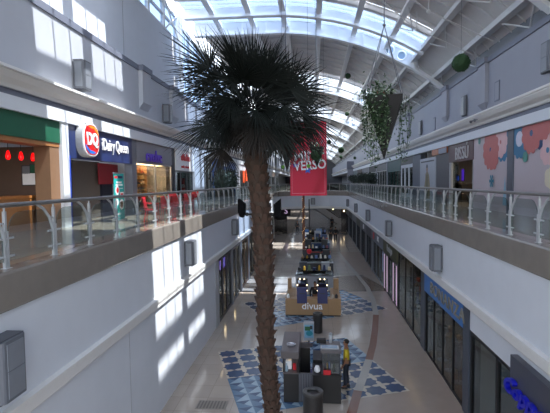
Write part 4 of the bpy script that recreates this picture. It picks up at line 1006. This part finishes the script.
# ------------------------------------------------------------------ near kiosk
m_kdark = pm('black laminate', '1d1b1c', .45); m_ktop = pm('dark grey counter top', '5d5758', .35); m_kgrey = pm('grey slatted gate', '55555c', .5)
p0, p1 = onZ(283, 404), onZ(341, 403)
KX0, KX1, KY0 = p0.x, p1.x, (p0.y+p1.y)/2; KY1 = KY0+1.9
kw = KX1-KX0
k1 = thing('kiosk', 'dark kiosk with two tall counters and glass display case beside the man in yellow', 'kiosk', ((KX0+KX1)/2, KY0, 0))
def kb(name, mat, x0, x1, y0, y1, z0, z1, par=k1, bev=0):
    b = MB(); (b.bbox(x0,x1,y0,y1,z0,z1,.02) if bev else b.box(x0,x1,y0,y1,z0,z1)); return b.build(name, mat, par)
xa, xb, xc, xd = -kw/2, -kw/2+kw*.27, -kw/2+kw*.52, kw/2
kb('base', m_kdark, xa+.02, xb, 0, 1.9, 0.02, .98)
kb('counter_top', m_ktop, xa, xb+.02, -.03, 1.95, .98, 1.02)
kb('back_panel', m_kdark, xb-.04, xb, 0, 1.9, 1.02, 1.5)
for y in (.02, 1.85): kb('post', m_kdark, xa, xa+.05, y, y+.05, 1.02, 1.5)
kb('canopy', m_ktop, xa-.06, xb+.03, -.06, 1.95, 1.5, 1.72, k1, 1)
kb('lamp_strip', m_lampw, xa+.25, xa+.33, .3, .34, 1.44, 1.47)
kb('gate', m_kgrey, xb, xc, .05, .11, .02, .98)
g_ = MB()
for k in range(5): g_.box(xb+.03+k*(xc-xb-.06)/5, xb+.055+k*(xc-xb-.06)/5, .035, .05, .05, .95)
g_.build('gate_slats', m_midgrey, k1)
kb('back_cabinet', m_kdark, xb+.02, xc-.1, 1.3, 1.85, .02, 1.35)
kb('base', m_kdark, xc, xd, 0, .95, .02, .92)
kb('counter_top', m_kdark, xc-.02, xd+.02, -.02, .98, .92, .96)
kb('case_floor', m_ktop, xc+.3, xd-.02, .1, .95, .96, .99)
kb('glass_case', m_smoke, xc+.3, xd-.02, .1, .95, 1.0, 1.66)
for x in (xc+.3, xd-.06): kb('case_post', m_dkgrey, x, x+.04, .06, .1, .96, 1.66)
kb('case_roof', m_ktop, xc+.26, xd+.02, .05, 1.0, 1.66, 1.74, k1, 1)
kb('base', m_kdark, xc, xd, 1.0, 1.9, .02, 1.05)
KC = ((KX0+KX1)/2, KY0)
def item(name, label, cat, mb, mats, x, y, z, grp='things on the near dark kiosk', sm=False):
    o = mb.build(name, mats, None, sm, (KC[0]+x, KC[1]+y, z+.003)); return tag(o, label, cat, grp)
b = MB(); b.lathe([(.13,0),(.15,.02),(.16,.05),(.13,.05),(.12,.02),(.05,.02)], (0,0), 18); item('metal_dish', 'round steel dish on top of the left kiosk canopy', 'dish', b, m_steel, (xa+xb)/2, .55, 1.72, sm=True)
b = MB(); b.bbox(-.3,.3,-.16,.16,0,.03,.01); b.box(-.26,.26,-.13,.13,.03,.034,1); item('menu_sheet', 'pale printed sheet lying on the glass case roof', 'sheet', b, [m_ltgrey, m_blue2], (xc+xd)/2+.1, .35, 1.74)
b = MB(); b.bbox(-.06,.06,-.06,.06,0,.26,.02); b.lathe([(.05,.26),(.06,.3),(.03,.34)], (0,0), 10); item('steel_canister', 'silver canister standing on the glass case roof', 'canister', b, m_steel, xd-.3, .85, 1.74)
b = MB(); b.bbox(-.16,.16,-.1,.1,0,.13,.02); item('black_box', 'low black box beside the silver canister', 'box', b, m_black, xd-.62, .82, 1.74)
b = MB(); b.lathe([(.06,0),(.1,.04),(.1,.13),(.07,.18),(.07,.2),(.03,.22)], (0,0), 14); item('white_pot', 'round white pot on the dark counter in front of the glass case', 'pot', b, m_fwhite, xc+.14, .22, .96, sm=True)
b = MB(); b.bbox(-.12,.12,-.03,.03,0,.15,.01); item('red_sign_card', 'small red card at the foot of the glass case', 'card', b, m_red, xc+.46, .03, .96)
b = MB(); b.bbox(-.1,.1,-.1,.1,0,.28,.02); item('white_box', 'white box hanging high inside the left kiosk counter', 'box', b, m_fwhite, xa+.18, .3, 1.02+.02)
b = MB(); b.lathe([(.04,0),(.05,.03),(.05,.14),(.02,.2),(.02,.25)], (0,0), 12); item('bottle', 'pale blue bottle standing on the left kiosk counter', 'bottle', b, m_blue2, xa+.12, .1, 1.02, sm=True)
b = MB(); b.bbox(-.05,.05,-.05,.05,0,.2,.01); item('red_box', 'small red box in the corner of the left kiosk counter', 'box', b, m_red, xb-.14, .25, 1.02)
for k in range(5):
    b = MB(); b.bbox(-.026,.026,-.06,.06,0,.12+.03*(k%3),.015); item('display_box', '%s small dark box on the floor of the glass case' % ORD[k], 'box', b, random.choice(GOODS+[m_dkgrey]), xc+.40+k*(xd-xc-.56)/4.6, .5, 1.003)
# bins
def bin_(label, px, py, r, h, gr):
    p = onZ(px, py, h); t = thing('trash_bin', label, 'trash bin', (p.x, p.y, .012), 0)
    b = MB(); b.lathe([(r*.93,0),(r*.97,.03),(r,.08),(r,h-.08)], (0,0), 28); b.build('body', gr, t, True)
    b = MB(); b.lathe([(r*1.03,h-.09),(r*1.04,h-.02),(r*.98,h),(r*.62,h-.015),(r*.56,h-.05)], (0,0), 28, 0, False); b.build('rim', pm('bin rim', '464443', .4) if 'bin rim' not in bpy.data.materials else bpy.data.materials['bin rim'], t, True)
    b = MB(); b.lathe([(r*.7,h-.3),(r*.7,h-.28)], (0,0), 28); b.build('liner', m_black, t)
m_bin = pm('dark bin steel', '3c3a3a', .4, .3)
bin_('dark round trash bin in front of the near dark kiosk', 313, 391, .30, .98, m_bin)
bin_('dark round trash bin before the tan kiosk with white letters', 317.7, 313, .225, .95, m_bin)
# poster stand
p = onZ(309, 346, 0)
ps = thing('poster_stand', 'small stand with a white framed blue and green poster behind the dark kiosk', 'poster stand', (p.x, p.y, .012))
b = MB(); b.bbox(-.16,.16,-.14,.14,0,.03,.01); b.build('base', m_dkgrey, ps)
b = MB(); b.box(-.03,.03,-.03,.03,.03,.3); b.build('stem', m_dkgrey, ps)
b = MB(); b.bbox(-.23,.23,-.12,.12,.28,1.06,.01); b.build('case', m_ltgrey, ps)
b = MB(); b.box(-.19,.19,-.125,-.12,.40,.98,0); b.box(-.17,.06,-.128,-.125,.72,.9,1); b.add([(.15*math.cos(2*PI*k/14)+.02,-.13,.6+.12*math.sin(2*PI*k/14)) for k in range(14)], [tuple(range(14))], 2); b.box(.05,.16,-.129,-.125,.78,.94,3)
b.build('poster_print', [pm('poster sky', '7fb0c8', .5), pm('poster green', '3a6a40', .5), pm('poster teal', '2f8a9a', .5), m_dkgrey], ps)

# ------------------------------------------------------------------ tan kiosk
m_ktan = pm('tan laminate', 'a1805c', .45, noise=.06); m_purple = pm('indigo panel', '393b66', .45)
p0, p1 = onZ(285.5, 316.5), onZ(341, 316.5); Yk = (p0.y+p1.y)/2; kx = (p0.x+p1.x)/2; kw = p1.x-p0.x
k2 = thing('kiosk', 'tan make-up kiosk with white letters, two indigo panels and bulb mirrors', 'kiosk', (kx, Yk, 0))
kb('plinth', m_dark, -kw/2+.03, kw/2-.03, .05, .5, .01, .08, k2)
kb('front_counter', m_ktan, -kw/2, kw/2, 0, .55, .08, .95, k2)
kb('panel_joint', m_dkgrey, kw*.27, kw*.272, -.004, .0, .1, .93, k2)
for s in (-1, 1): kb('side_counter', m_ktan, min(s*kw/2, s*(kw/2-.5)), max(s*kw/2, s*(kw/2-.5)), .6, 2.6, .02, .95, k2)
for x in (-kw/2, kw/2-.3): kb('side_post', m_ktan, x, x+.3 if x > 0 else x+.22, 2.3, 2.6, .95, 1.55, k2)
text('divua', .54, m_fwhite, k2, (-.05,-.012,.56), ROT_F, ext=.01, offset=.004)
for i, px in enumerate((302, 322.5)):
    q = onY(px, 295, Yk); x = q.x-kx
    kb('display_panel', m_purple, x-.27, x+.27, -.05, .02, .72, 1.58, k2, 1)
    kb('panel_caption', m_dkgrey, x-.14, x+.14, -.056, -.05, 1.24, 1.28, k2)
    fr = kb('bulb_mirror', m_dkgrey, x-.3, x+.3, .48, .55, 1.25, 1.95, k2)
    gl_ = kb('mirror_glass', pm('mirror', 'b0b4bc', .05, 1.0) if 'mirror' not in bpy.data.materials else bpy.data.materials['mirror'], x-.22, x+.22, .47, .48, 1.33, 1.87, fr)
    for bx, bz in ((-.26,1.3),(.26,1.3),(-.26,1.6),(.26,1.6),(-.12,1.93),(.12,1.93)):
        b = MB(); b.ball((x+bx,.45,bz), .035, 8, 6); b.build('bulb', pm('warm bulb', 'fff0d0', .4, emit='ffe0b0', es=3.5) if 'warm bulb' not in bpy.data.materials else bpy.data.materials['warm bulb'], fr, True)
KC = (kx, Yk)
for x, l, mt, n_ in ((-1.35,'white jar at the left end of the tan kiosk counter',m_fwhite,'jar'),(1.05,'pale green bottle right of the second indigo panel',m_cream,'bottle'),(1.25,'dark bottle at the right end of the tan kiosk counter',m_dkgrey,'bottle')):
    b = MB(); b.lathe([(.07,0),(.08,.02),(.08,.14),(.04,.19),(.03,.22)], (0,0), 12); item(n_, l, n_, b, mt, x, .25, .95, 'things on the tan kiosk', True)
q = onY(315, 300, Yk+1.0)
person('seller in black clothes standing between the bulb mirrors of the tan kiosk', (q.x, Yk+1.05, .012), R(10), pm('black blouse', '18181c', .7), m_jean, stride=.02, H=1.62, long_sleeve=True)
# row of further kiosks
m_kw = pm('pale kiosk laminate', 'a4a6ac', .4); m_kbl = pm('blue kiosk panel', '2f4f86', .4)
m_kdark = pm('charcoal laminate', '39383c', .45); m_kbl = pm('dull blue panel', '3a4f78', .45)
KD = [(29.5,.0,2.5,m_kw,m_dkgrey,'pale grey accessory kiosk behind the tan kiosk'),(34.2,.15,2.6,m_kdark,m_kw,'black phone kiosk with pale top, second behind the tan kiosk'),(39.5,.2,2.4,m_kdark,m_red,'black kiosk with a red cap rail, third behind the tan kiosk'),(45.5,.25,2.6,m_kbl,m_kw,'blue kiosk with pale top, fourth behind the tan kiosk'),(52,.2,2.6,m_kdark,m_dkgrey,'dark kiosk farthest down the hall, before the bridge')]
for ki, (yy, xx, w_, mA, mB_, l) in enumerate(KD):
    t = thing('kiosk', l, 'kiosk', (xx, yy, 0))
    kb('front_counter', mA, -w_/2, w_/2, 0, .5, .01, .95, t); kb('counter_top', mB_, -w_/2-.03, w_/2+.03, -.03, .53, .95, .99, t)
    for s in (-1,1): kb('side_counter', mA, min(s*w_/2, s*(w_/2-.45)), max(s*w_/2, s*(w_/2-.45)), .56, 1.9, .01, .95, t); kb('tower', m_dkgrey if s < 0 else mA, s*w_/2*.62-.28, s*w_/2*.62+.28, 1.45, 1.85, .99, 1.6+.15*ki%.4, t)
    kb('glass_case', m_smoke, -w_/2+.1, w_/2-.1, .05, .45, 1.0, 1.3, t)
    KC = (xx, yy)
    for k in range(7):
        b = MB(); h_ = random.uniform(.12,.3); kk = k % 3
        x = -w_/2+.25+(w_-.5)*k/6
        if kk == 0: b.bbox(-.1,.1,-.08,.08,0,h_,.015)
        elif kk == 1: b.lathe([(.07,0),(.08,.03),(.07,h_),(.03,h_+.06)], (0,0), 10)
        else: b.prism([(-.1,0),(.1,0),(.06,h_*1.2),(-.06,h_*1.2)], 'y', -.03, .03)
        item(('box','jar','stand_card')[kk], '%s item along the counter of the %s' % (ORD[k], l.split(',')[0].split(' behind')[0].split(' farthest')[0]), 'goods', b, random.choice(GOODS+[m_fwhite,m_navy,m_dark]), x, .25, .99 if False else 1.302, 'goods on kiosk %s' % ORD[ki])
    q = 'dark clothes'
    if ki in (1, 3): person('seller in %s clothes behind the counter of the %s kiosk in the row' % (('', 'black', '', 'blue')[ki], ('', 'second', '', 'fourth')[ki]), (xx+.35, yy+1.2, .012), R(15), pm('seller cloth %d' % ki, ('','1c1c22','','2c3c66')[ki], .7), m_jean, stride=.02, H=1.66, long_sleeve=True)
b = MB(); b.ball((0,0,.2), .2, 14, 10); b.lathe([(.1,0),(.1,.02)], (0,0), 12)
q = onY(309.3, 264, 34.3); tag(b.build('red_balloon', m_red, None, True, (q.x, 34.35, 1.66)), 'red round balloon above the second kiosk in the row', 'balloon')
for k, (px, py, Y, col, l) in enumerate(((307,240,49.5,'2f5f9c','blue standing panel among the far kiosks'),(317.5,240,48.5,'c8ccd4','white standing panel among the far kiosks'),(319,236,50.5,'7fa0c8','pale blue standing panel among the far kiosks'))):
    q = onY(px, py, Y); t = thing('standing_panel', l, 'panel', (q.x, Y, .0)); b = MB(); b.bbox(-.3,.3,-.15,.15,.01,.06,.01); b.build('base', m_dkgrey, t); b = MB(); b.bbox(-.32,.32,-.03,.03,.06,1.9,.01); b.build('board', pm('panel '+col, col, .5), t); b = MB(); b.box(-.22,.22,-.034,-.03,1.2,1.6); b.build('print', m_fwhite if k != 1 else m_kbl, t)
# brown post and dark mast under the banner
q = onZ(304, 270, 0)
t = thing('slim_post', 'tall slim brown post wound with tiny lights below the red banner', 'post', (q.x, q.y, 0))
b = MB(); b.lathe([(.16,0),(.14,.05),(.11,.3),(.10,6.2),(.08,6.3)], (0,0), 12); b.build('shaft', pm('rust brown bark', '6b4230', .7, noise=.3, scale=20), t, True)
b = MB()
for k in range(40): a = k*.9; b.ball((.115*math.cos(a), .115*math.sin(a), .8+k*.13), .016, 6, 4)
o = b.build('fairy_lights', pm('fairy light', 'ffe0b0', .4, emit='ffd090', es=3), t); o['kind'] = 'stuff'
q = onZ(309.5, 258, 0); b = MB(); b.lathe([(.2,0),(.2,.03),(.06,.06),(.05,5.6)], (0,0), 10); tag(b.build('dark_mast', m_dark, None, False, (q.x, q.y, 0)), 'thin dark mast standing beside the brown post', 'mast')

# ------------------------------------------------------------------ things hanging from the roof
m_leaf = [pm('ivy green', '2f4a2c', .6, noise=.3, scale=20), pm('light ivy green', '4a6440', .6, noise=.3, scale=20), pm('ivy flower red', '9a2030', .5), pm('pale ivy', '9aa890', .5)]
def leaves(mb, c, n, spread, size, mats, outward=None):
    for _ in range(n):
        p = Vector(c)+Vector((random.gauss(0,spread[0]), random.gauss(0,spread[1]), random.gauss(0,spread[2])))
        a = Vector((random.uniform(-1,1),random.uniform(-1,1),random.uniform(-1,1))).normalized(); b_ = a.orthogonal().normalized(); s_ = size*random.uniform(.6,1.2)
        mb.add([p-a*s_, p+b_*s_*.55, p+a*s_, p-b_*s_*.55], [(0,1,2,3)], random.choice(mats))
m_planter = pm('charcoal planter', '1f1d1e', .6)
def planter(label, px, pyt, pyb, Y, wpx, cab_py, nv, vine_spec, rot=.6):
    pb, ptp = onY(px, pyb, Y), onY(px, pyt, Y); H_ = ptp.z-pb.z; W_ = wpx*Y/F/2*1.18
    t = thing('hanging_planter', label, 'planter', (pb.x, Y, pb.z))
    q4 = [(W_*1.0*math.cos(rot+PI/2*k), W_*1.0*math.sin(rot+PI/2*k)) for k in range(4)]
    b = MB(); vs = [(0,0,0)]+[(x,y,H_) for x,y in q4]; b.add(vs, [(0,1,2),(0,2,3),(0,3,4),(0,4,1),(1,4,3,2)]); b.build('planter_body', m_planter, t)
    za = onY(px, cab_py, Y).z-pb.z; rz_ = zb(pb.x)+.69-pb.z
    for x, y in q4: b = MB(); b.tube([(x,y,H_),(0,0,za)], .014, 5); b.build('cable', m_midgrey, t)
    b = MB(); b.tube([(0,0,za-.02),(0,0,rz_)], .02, 5); b.ball((0,0,za), .06, 8, 6); b.build('cable', m_midgrey, t)
    b = MB(); leaves(b, (-W_*.25,-W_*.1,H_+.08), nv*16, (W_*.33,W_*.3,.14*W_/.7+.05), .085, [0,0,1,0,3]); leaves(b, (-W_*.2,-W_*.2,H_+.12), nv//2, (W_*.25,W_*.2,.06), .07, [2]); b.build('foliage', m_leaf, t)
    for k in range(nv):
        x, y, L = vine_spec(k, W_)
        b = MB(); pts = []; n = 9
        for i in range(n): pts.append((x+.05*math.sin(i*.8+k), y+.05*math.cos(i*.7+k), H_+.05-L*i/(n-1)))
        b.tube(pts, .008, 4)
        for i in range(1, n): leaves(b, pts[i], 5, (.05,.05,L/n*.5), .06, [0,0,0,1,1,3] )
        b.build('vine', m_leaf, t)
def vs_big(k, W):
    if k < 20:
        u = -W*.86 + W*.9*((k*7)%20)/19; return (u, -W*.55+.2*random.random()-.2*(u+W)/W, random.uniform(.9,2.45))
    return (W*(.62+.36*(k%4)/3), -W*.15+.2*random.random(), random.uniform(1.2,2.3))
planter('big dark inverted pyramid planter with trailing ivy hanging before the upper lilac wall', 384, 98, 160, 16, 42, 25, 25, vs_big)
def vs_small(k, W): a = k*2.4; return (W*.6*math.cos(a), W*.6*math.sin(a), random.uniform(.6,1.5))
planter('small dark pyramid planter hanging before the red banner behind a green ball', 317, 147, 168, 29.5, 15, 120, 7, vs_small)
planter('small dark pyramid planter hanging between palm crown and red banner', 287, 140, 173, 27, 16, 110, 7, vs_small)
def moss_ball(label, px, py, rpx, Y, mats, cat='topiary ball'):
    p = onY(px, py, Y); r = rpx*Y/F
    t = thing('topiary_ball', label, cat, p, 0, 'round green balls hanging from the roof')
    b = MB(); b.ball((0,0,0), r*.93, 18, 12)
    n = 260
    for i in range(n):
        z = 1-2*(i+.5)/n; a = i*2.39996; q = math.sqrt(1-z*z); d = Vector((q*math.cos(a), q*math.sin(a), z)); s_ = d.orthogonal().normalized()*r*.13; e = d.cross(s_).normalized()*r*.13
        c = d*r*random.uniform(.93,1.0); k = d*r*.06*random.uniform(-1,1)
        b.add([c-s_-k, c-e, c+s_+k, c+e], [(0,1,2,3)])
    b.build('ball', mats, t)
    b = MB(); b.tube([(0,0,r*.9),(0,0,zb(p.x)+.69-p.z)], .008, 4); b.build('cable', m_midgrey, t)
m_moss = pm('moss green', '2c4a2c', .8, noise=.3, scale=20); m_lime = pm('lime green', '6fae3a', .6, noise=.2)
moss_ball('large dark green ball hanging alone before the upper lilac wall', 461, 63, 8.6, 19, m_moss)
moss_ball('dark green ball hanging in front of the red banner', 316, 155, 5.6, 27, m_moss)
moss_ball('small green ball hanging under the second roof girder', 348, 76, 2.8, 39.3, m_moss)
moss_ball('tiny green ball near the roof, above the banner corner', 347, 114, 2.2, 50.2, m_moss)
moss_ball('tiny green ball beside the upper right edge of the banner', 329, 142, 2.2, 46, m_moss)
moss_ball('small green ball right of the banner, above another tiny ball', 341, 150, 3, 47.6, m_moss)
moss_ball('tiny green ball right of the banner, under a bigger one', 341, 157, 1.7, 50, m_moss)
moss_ball('tiny green ball left of the big ivy planter', 354.8, 158, 1.5, 44, m_moss)
moss_ball('bright lime ball hanging left of the banner', 283, 167, 2.0, 25, m_lime)
moss_ball('bright lime ball hanging over the banner letters', 308.5, 166, 2.0, 25, m_lime)
# banner
YBN = 32.3
a, c = onY(290.5, 195.5, YBN), onY(326.8, 195.5, YBN); zt_ = onY(308, 121, YBN).z
bn = thing('hanging_banner', 'long crimson banner with white and blue letters hanging in mid hall', 'banner', ((a.x+c.x)/2, YBN, a.z)); w_ = (c.x-a.x)/2; H_ = zt_-a.z
m_crim = pm('crimson cloth', 'c81e3c', .6, noise=.04)
b = MB(); b.box(-w_, w_, -.012, .012, 0, H_); b.build('cloth', m_crim, bn)
for x, y0_, x1, y1_ in ((-w_+.12,.14,w_-.12,.16),(-w_+.12,.14,-w_+.135,H_-.15),(w_-.135,.14,w_-.12,H_-.15)):
    b = MB(); b.box(x, x1, -.016, -.012, y0_, y1_); b.build('border_line', pm('pink line', 'e89aa8', .5) if 'pink line' not in bpy.data.materials else bpy.data.materials['pink line'], bn)
text('MINI', .92, m_fwhite, bn, (-.1,-.02,onY(308,156,YBN).z-a.z), (PI/2,R(-4),0), ext=.004, offset=.02)
text('VERSO', .92, m_fwhite, bn, (.12,-.02,onY(308,165.5,YBN).z-a.z), (PI/2,R(-4),0), ext=.004, offset=.02, sx=.85)
b = MB(); st = star(0, onY(308,170,YBN).z-a.z, .3, 5, .45, PI/2); b.add([(x-.05,-.02,z) for x, z in st], [tuple(range(10))]); st = star(-.95, onY(308,165,YBN).z-a.z, .22, 5, .45, .3); b.add([(x,-.02,z) for x, z in st], [tuple(range(10))]); b.build('star_print', pm('blue print', '2f5fc8', .5), bn)
b = MB(); b.tube([(-w_,0,H_),(w_,0,H_)], .04, 8); b.build('top_bar', m_steel, bn); b = MB(); b.tube([(-w_,0,0),(w_,0,0)], .03, 8); b.build('bottom_bar', m_crim, bn)
for s in (-1,1): b = MB(); b.tube([(s*w_*.85,0,H_),(s*w_*.85,0,zb(bn.location.x+s*w_*.85)+.69-a.z)], .012, 5); b.build('cable', m_midgrey, bn)

# ------------------------------------------------------------------ red chairs and tables, trees in pots on the galleries
m_rch = pm('red plastic', 'c02030', .4)
def red_chair():
    t = thing('red_chair', '', 'chair', (0,0,ZU), 0, 'red chairs on the sunlit gallery')
    b = MB(); b.bbox(-.22,.22,-.22,.2,.43,.46,.015); b.build('seat', m_rch, t)
    b = MB(); n = 8
    pr = []
    for k in range(n+1): q = -1+2*k/n; pr.append((q*.22, .2+.05*(1-q*q)))
    vs = [(x,y,.52) for x,y in pr]+[(x,y+.07,.9) for x,y in pr]+[(x,y+.025,.52) for x,y in pr]+[(x,y+.095,.9) for x,y in pr]; m_ = n+1
    fs = []
    for k in range(n): fs += [(k,k+1,m_+k+1,m_+k),(2*m_+k+1,2*m_+k,3*m_+k,3*m_+k+1),(m_+k,m_+k+1,3*m_+k+1,3*m_+k),(k+1,k,2*m_+k,2*m_+k+1)]
    b.add(vs, fs); b.build('backrest', m_rch, t)
    for s in (-1,1):
        b = MB(); b.tube([(s*.2,.18,.44),(s*.215,.22,.56)], .018, 6); b.build('back_support', m_rch, t)
        b = MB(); b.tube([(s*.19,-.19,.44),(s*.23,-.23,.0)], .017, 6); b.build('leg', m_rch, t)
        b = MB(); b.tube([(s*.19,.17,.44),(s*.23,.24,.0)], .017, 6); b.build('leg', m_rch, t)
        b = MB(); b.tube([(s*.22,-.2,.43),(s*.24,-.2,.66),(s*.24,.2,.68),(s*.22,.24,.7)], .018, 6); b.build('armrest', m_rch, t)
    return t
proto = None
CH = [(152,-5.75,100,'red plastic chair seen from its side, first in the row behind the railing'),(168,-5.55,190,'red plastic chair with its back to the railing, second in the row'),(178,-5.6,170,'red plastic chair with its back to the railing, third in the row'),(172,-7.0,10,'red plastic chair facing the railing across the first cafe table'),(189,-5.7,200,'red plastic chair beside the second cafe table, close to the white sunlit pillar'),(193,-6.9,-20,'red plastic chair on the far side of the second cafe table')]
for px, X, rz, l in CH:
    y = onX(px, 215, X).y
    if proto is None: proto = red_chair(); proto.location = (X,y,ZU); proto.rotation_euler = (0,0,R(rz)); proto['label'] = l
    else: dup(proto, (X,y,ZU), R(rz), l)
for px, X, l in ((171,-6.3,'round red cafe table among the first red chairs'),(192,-6.3,'round red cafe table beside the last red chairs')):
    y = onX(px, 215, X).y; t = thing('cafe_table', l, 'table', (X,y,ZU), 0, 'cafe tables on the sunlit gallery')
    b = MB(); b.lathe([(.38,.71),(.4,.72),(.4,.74),(.38,.745)], (0,0), 24); b.build('tabletop', m_rch, t); b = MB(); b.lathe([(.035,.02),(.035,.71)], (0,0), 10); b.build('stem', m_steel, t); b = MB(); b.lathe([(.24,0),(.24,.015),(.05,.03)], (0,0), 18); b.build('base', m_steel, t)
m_tleaf = [pm('dark tree leaf', '26332a', .6, noise=.3, scale=14), pm('tree leaf', '35463a', .6, noise=.3, scale=14)]
def pot_tree(label, X, Y, H_, W_, grp='trees in pots on the galleries'):
    t = thing('potted_tree', label, 'tree', (X,Y,ZU), 0, grp)
    b = MB(); b.lathe([(.22,0),(.28,.4),(.32,.5),(.27,.5),(.26,.42)], (0,0), 18); b.build('pot', m_dkgrey, t, True)
    b = MB(); b.tube([(0,0,.4),(.03,0,H_*.35),(-.02,.02,H_*.6)], [.05,.04,.02], 7)
    for k in range(7): a = k*2.4; b.tube([(0,0,H_*(.3+.04*k)),(math.cos(a)*W_*.3,math.sin(a)*W_*.3,H_*(.5+.05*k))], [.02,.008], 5)
    b.build('trunk', m_trunk, t)
    b = MB()
    for k in range(14): a = k*2.4; rr = W_*.3*math.sqrt(random.random()); leaves(b, (math.cos(a)*rr, math.sin(a)*rr, H_*random.uniform(.45,.88)), 55, (W_*.14,W_*.14,H_*.07), .11, [0,0,1])
    b.build('foliage', m_tleaf, t)
for px, X, H_, W_, l in ((222,-6.5,2.6,1.25,'dark leafy potted tree before the blue shop front, first from the camera'),(231,-6.5,2.5,1.25,'dark leafy potted tree before the blue shop front, second from the camera')):
    pot_tree(l, X, onX(px,190,X).y, H_, W_)
for px, X, H_, W_, l in ((371,6.1,2.4,1.7,'dark potted tree under the ivy planter, first of three by the shaded railing'),(361,6.1,2.5,1.7,'dark potted tree under the ivy planter, second of three by the shaded railing'),(353.5,6.1,2.5,1.7,'dark potted tree under the ivy planter, third of three by the shaded railing')):
    pot_tree(l, X, onX(px,185,X).y, H_, W_)
p = onX(350, 166, 7.2); b = MB(); b.box(6.6, 7.9, p.y-.5, p.y+.5, p.z-.7, p.z+.9); b.box(6.7, 7.9, p.y-.4, p.y+.4, ZU, p.z-.7, 1); struct(b.build('wall_pier_box', [m_coping, m_wallr]))

# ------------------------------------------------------------------ far end under the bridge
t = thing('escalator', 'distant escalator with pale side panel descending under the bridge', 'escalator', (0,0,0))
for k, Y in enumerate((76, 77.4)):
    b = MB(); b.prism([(4.6,.0),(4.0,.0),(-2.2,4.4),(-2.2,5.3),(-1.9,5.3),(4.2,1.0),(4.6,1.0)], 'y', Y, Y+.12); b.build('balustrade', m_kw, t)
    b = MB(); b.tube([(4.7,Y+.06,1.02),(4.2,Y+.06,1.05),(-1.9,Y+.06,5.38),(-2.3,Y+.06,5.38)], .06, 6); b.build('handrail', m_dark, t)
b = MB()
for k in range(20): x = 4.2-k*.31; b.box(x-.31, x, 76.15, 77.35, k*.22-.3 if k > 1 else 0, k*.22+.05)
b.build('steps', m_midgrey, t)
q = onY(286, 211, 68); t = thing('wall_sign', 'dark square sign with a white letter S under the far bridge', 'sign', (q.x, 68, q.z)); b = MB(); b.box(-.7,.7,-.05,.05,-.75,.75); b.box(-.03,.03,-.03,.03,.75,3.31-q.z); b.build('board', pm('plum sign', '2a2032', .5), t); text('S', 1.3, pm('pale lit letter', 'd8b8d8', .4, emit='e0c0f0', es=.4), t, (0,-.07,0), ROT_F, ext=.01)
mb = MB(); mb.box(-13, -5.2, 86, 86.3, 0, 5.7); mb.box(5.2, 13, 86, 86.3, 0, 5.7); struct(mb.build('wall_far_ground', m_dkgrey))
for k, (px, py) in enumerate(((333,209),(336,207.5),(341,208),(344,211))):
    q = onY(px, py, 74); b = MB(); b.ball((0,0,0), .12, 10, 8); b.tube([(0,0,.1),(0,0,5.75-q.z)], .01, 4); tag(b.build('pendant_lamp', bpy.data.materials['warm bulb'], None, True, (q.x,74,q.z)), '%s small warm globe lamp under the far bridge' % ORD[k], 'pendant lamp', 'warm globe lamps under the far bridge')
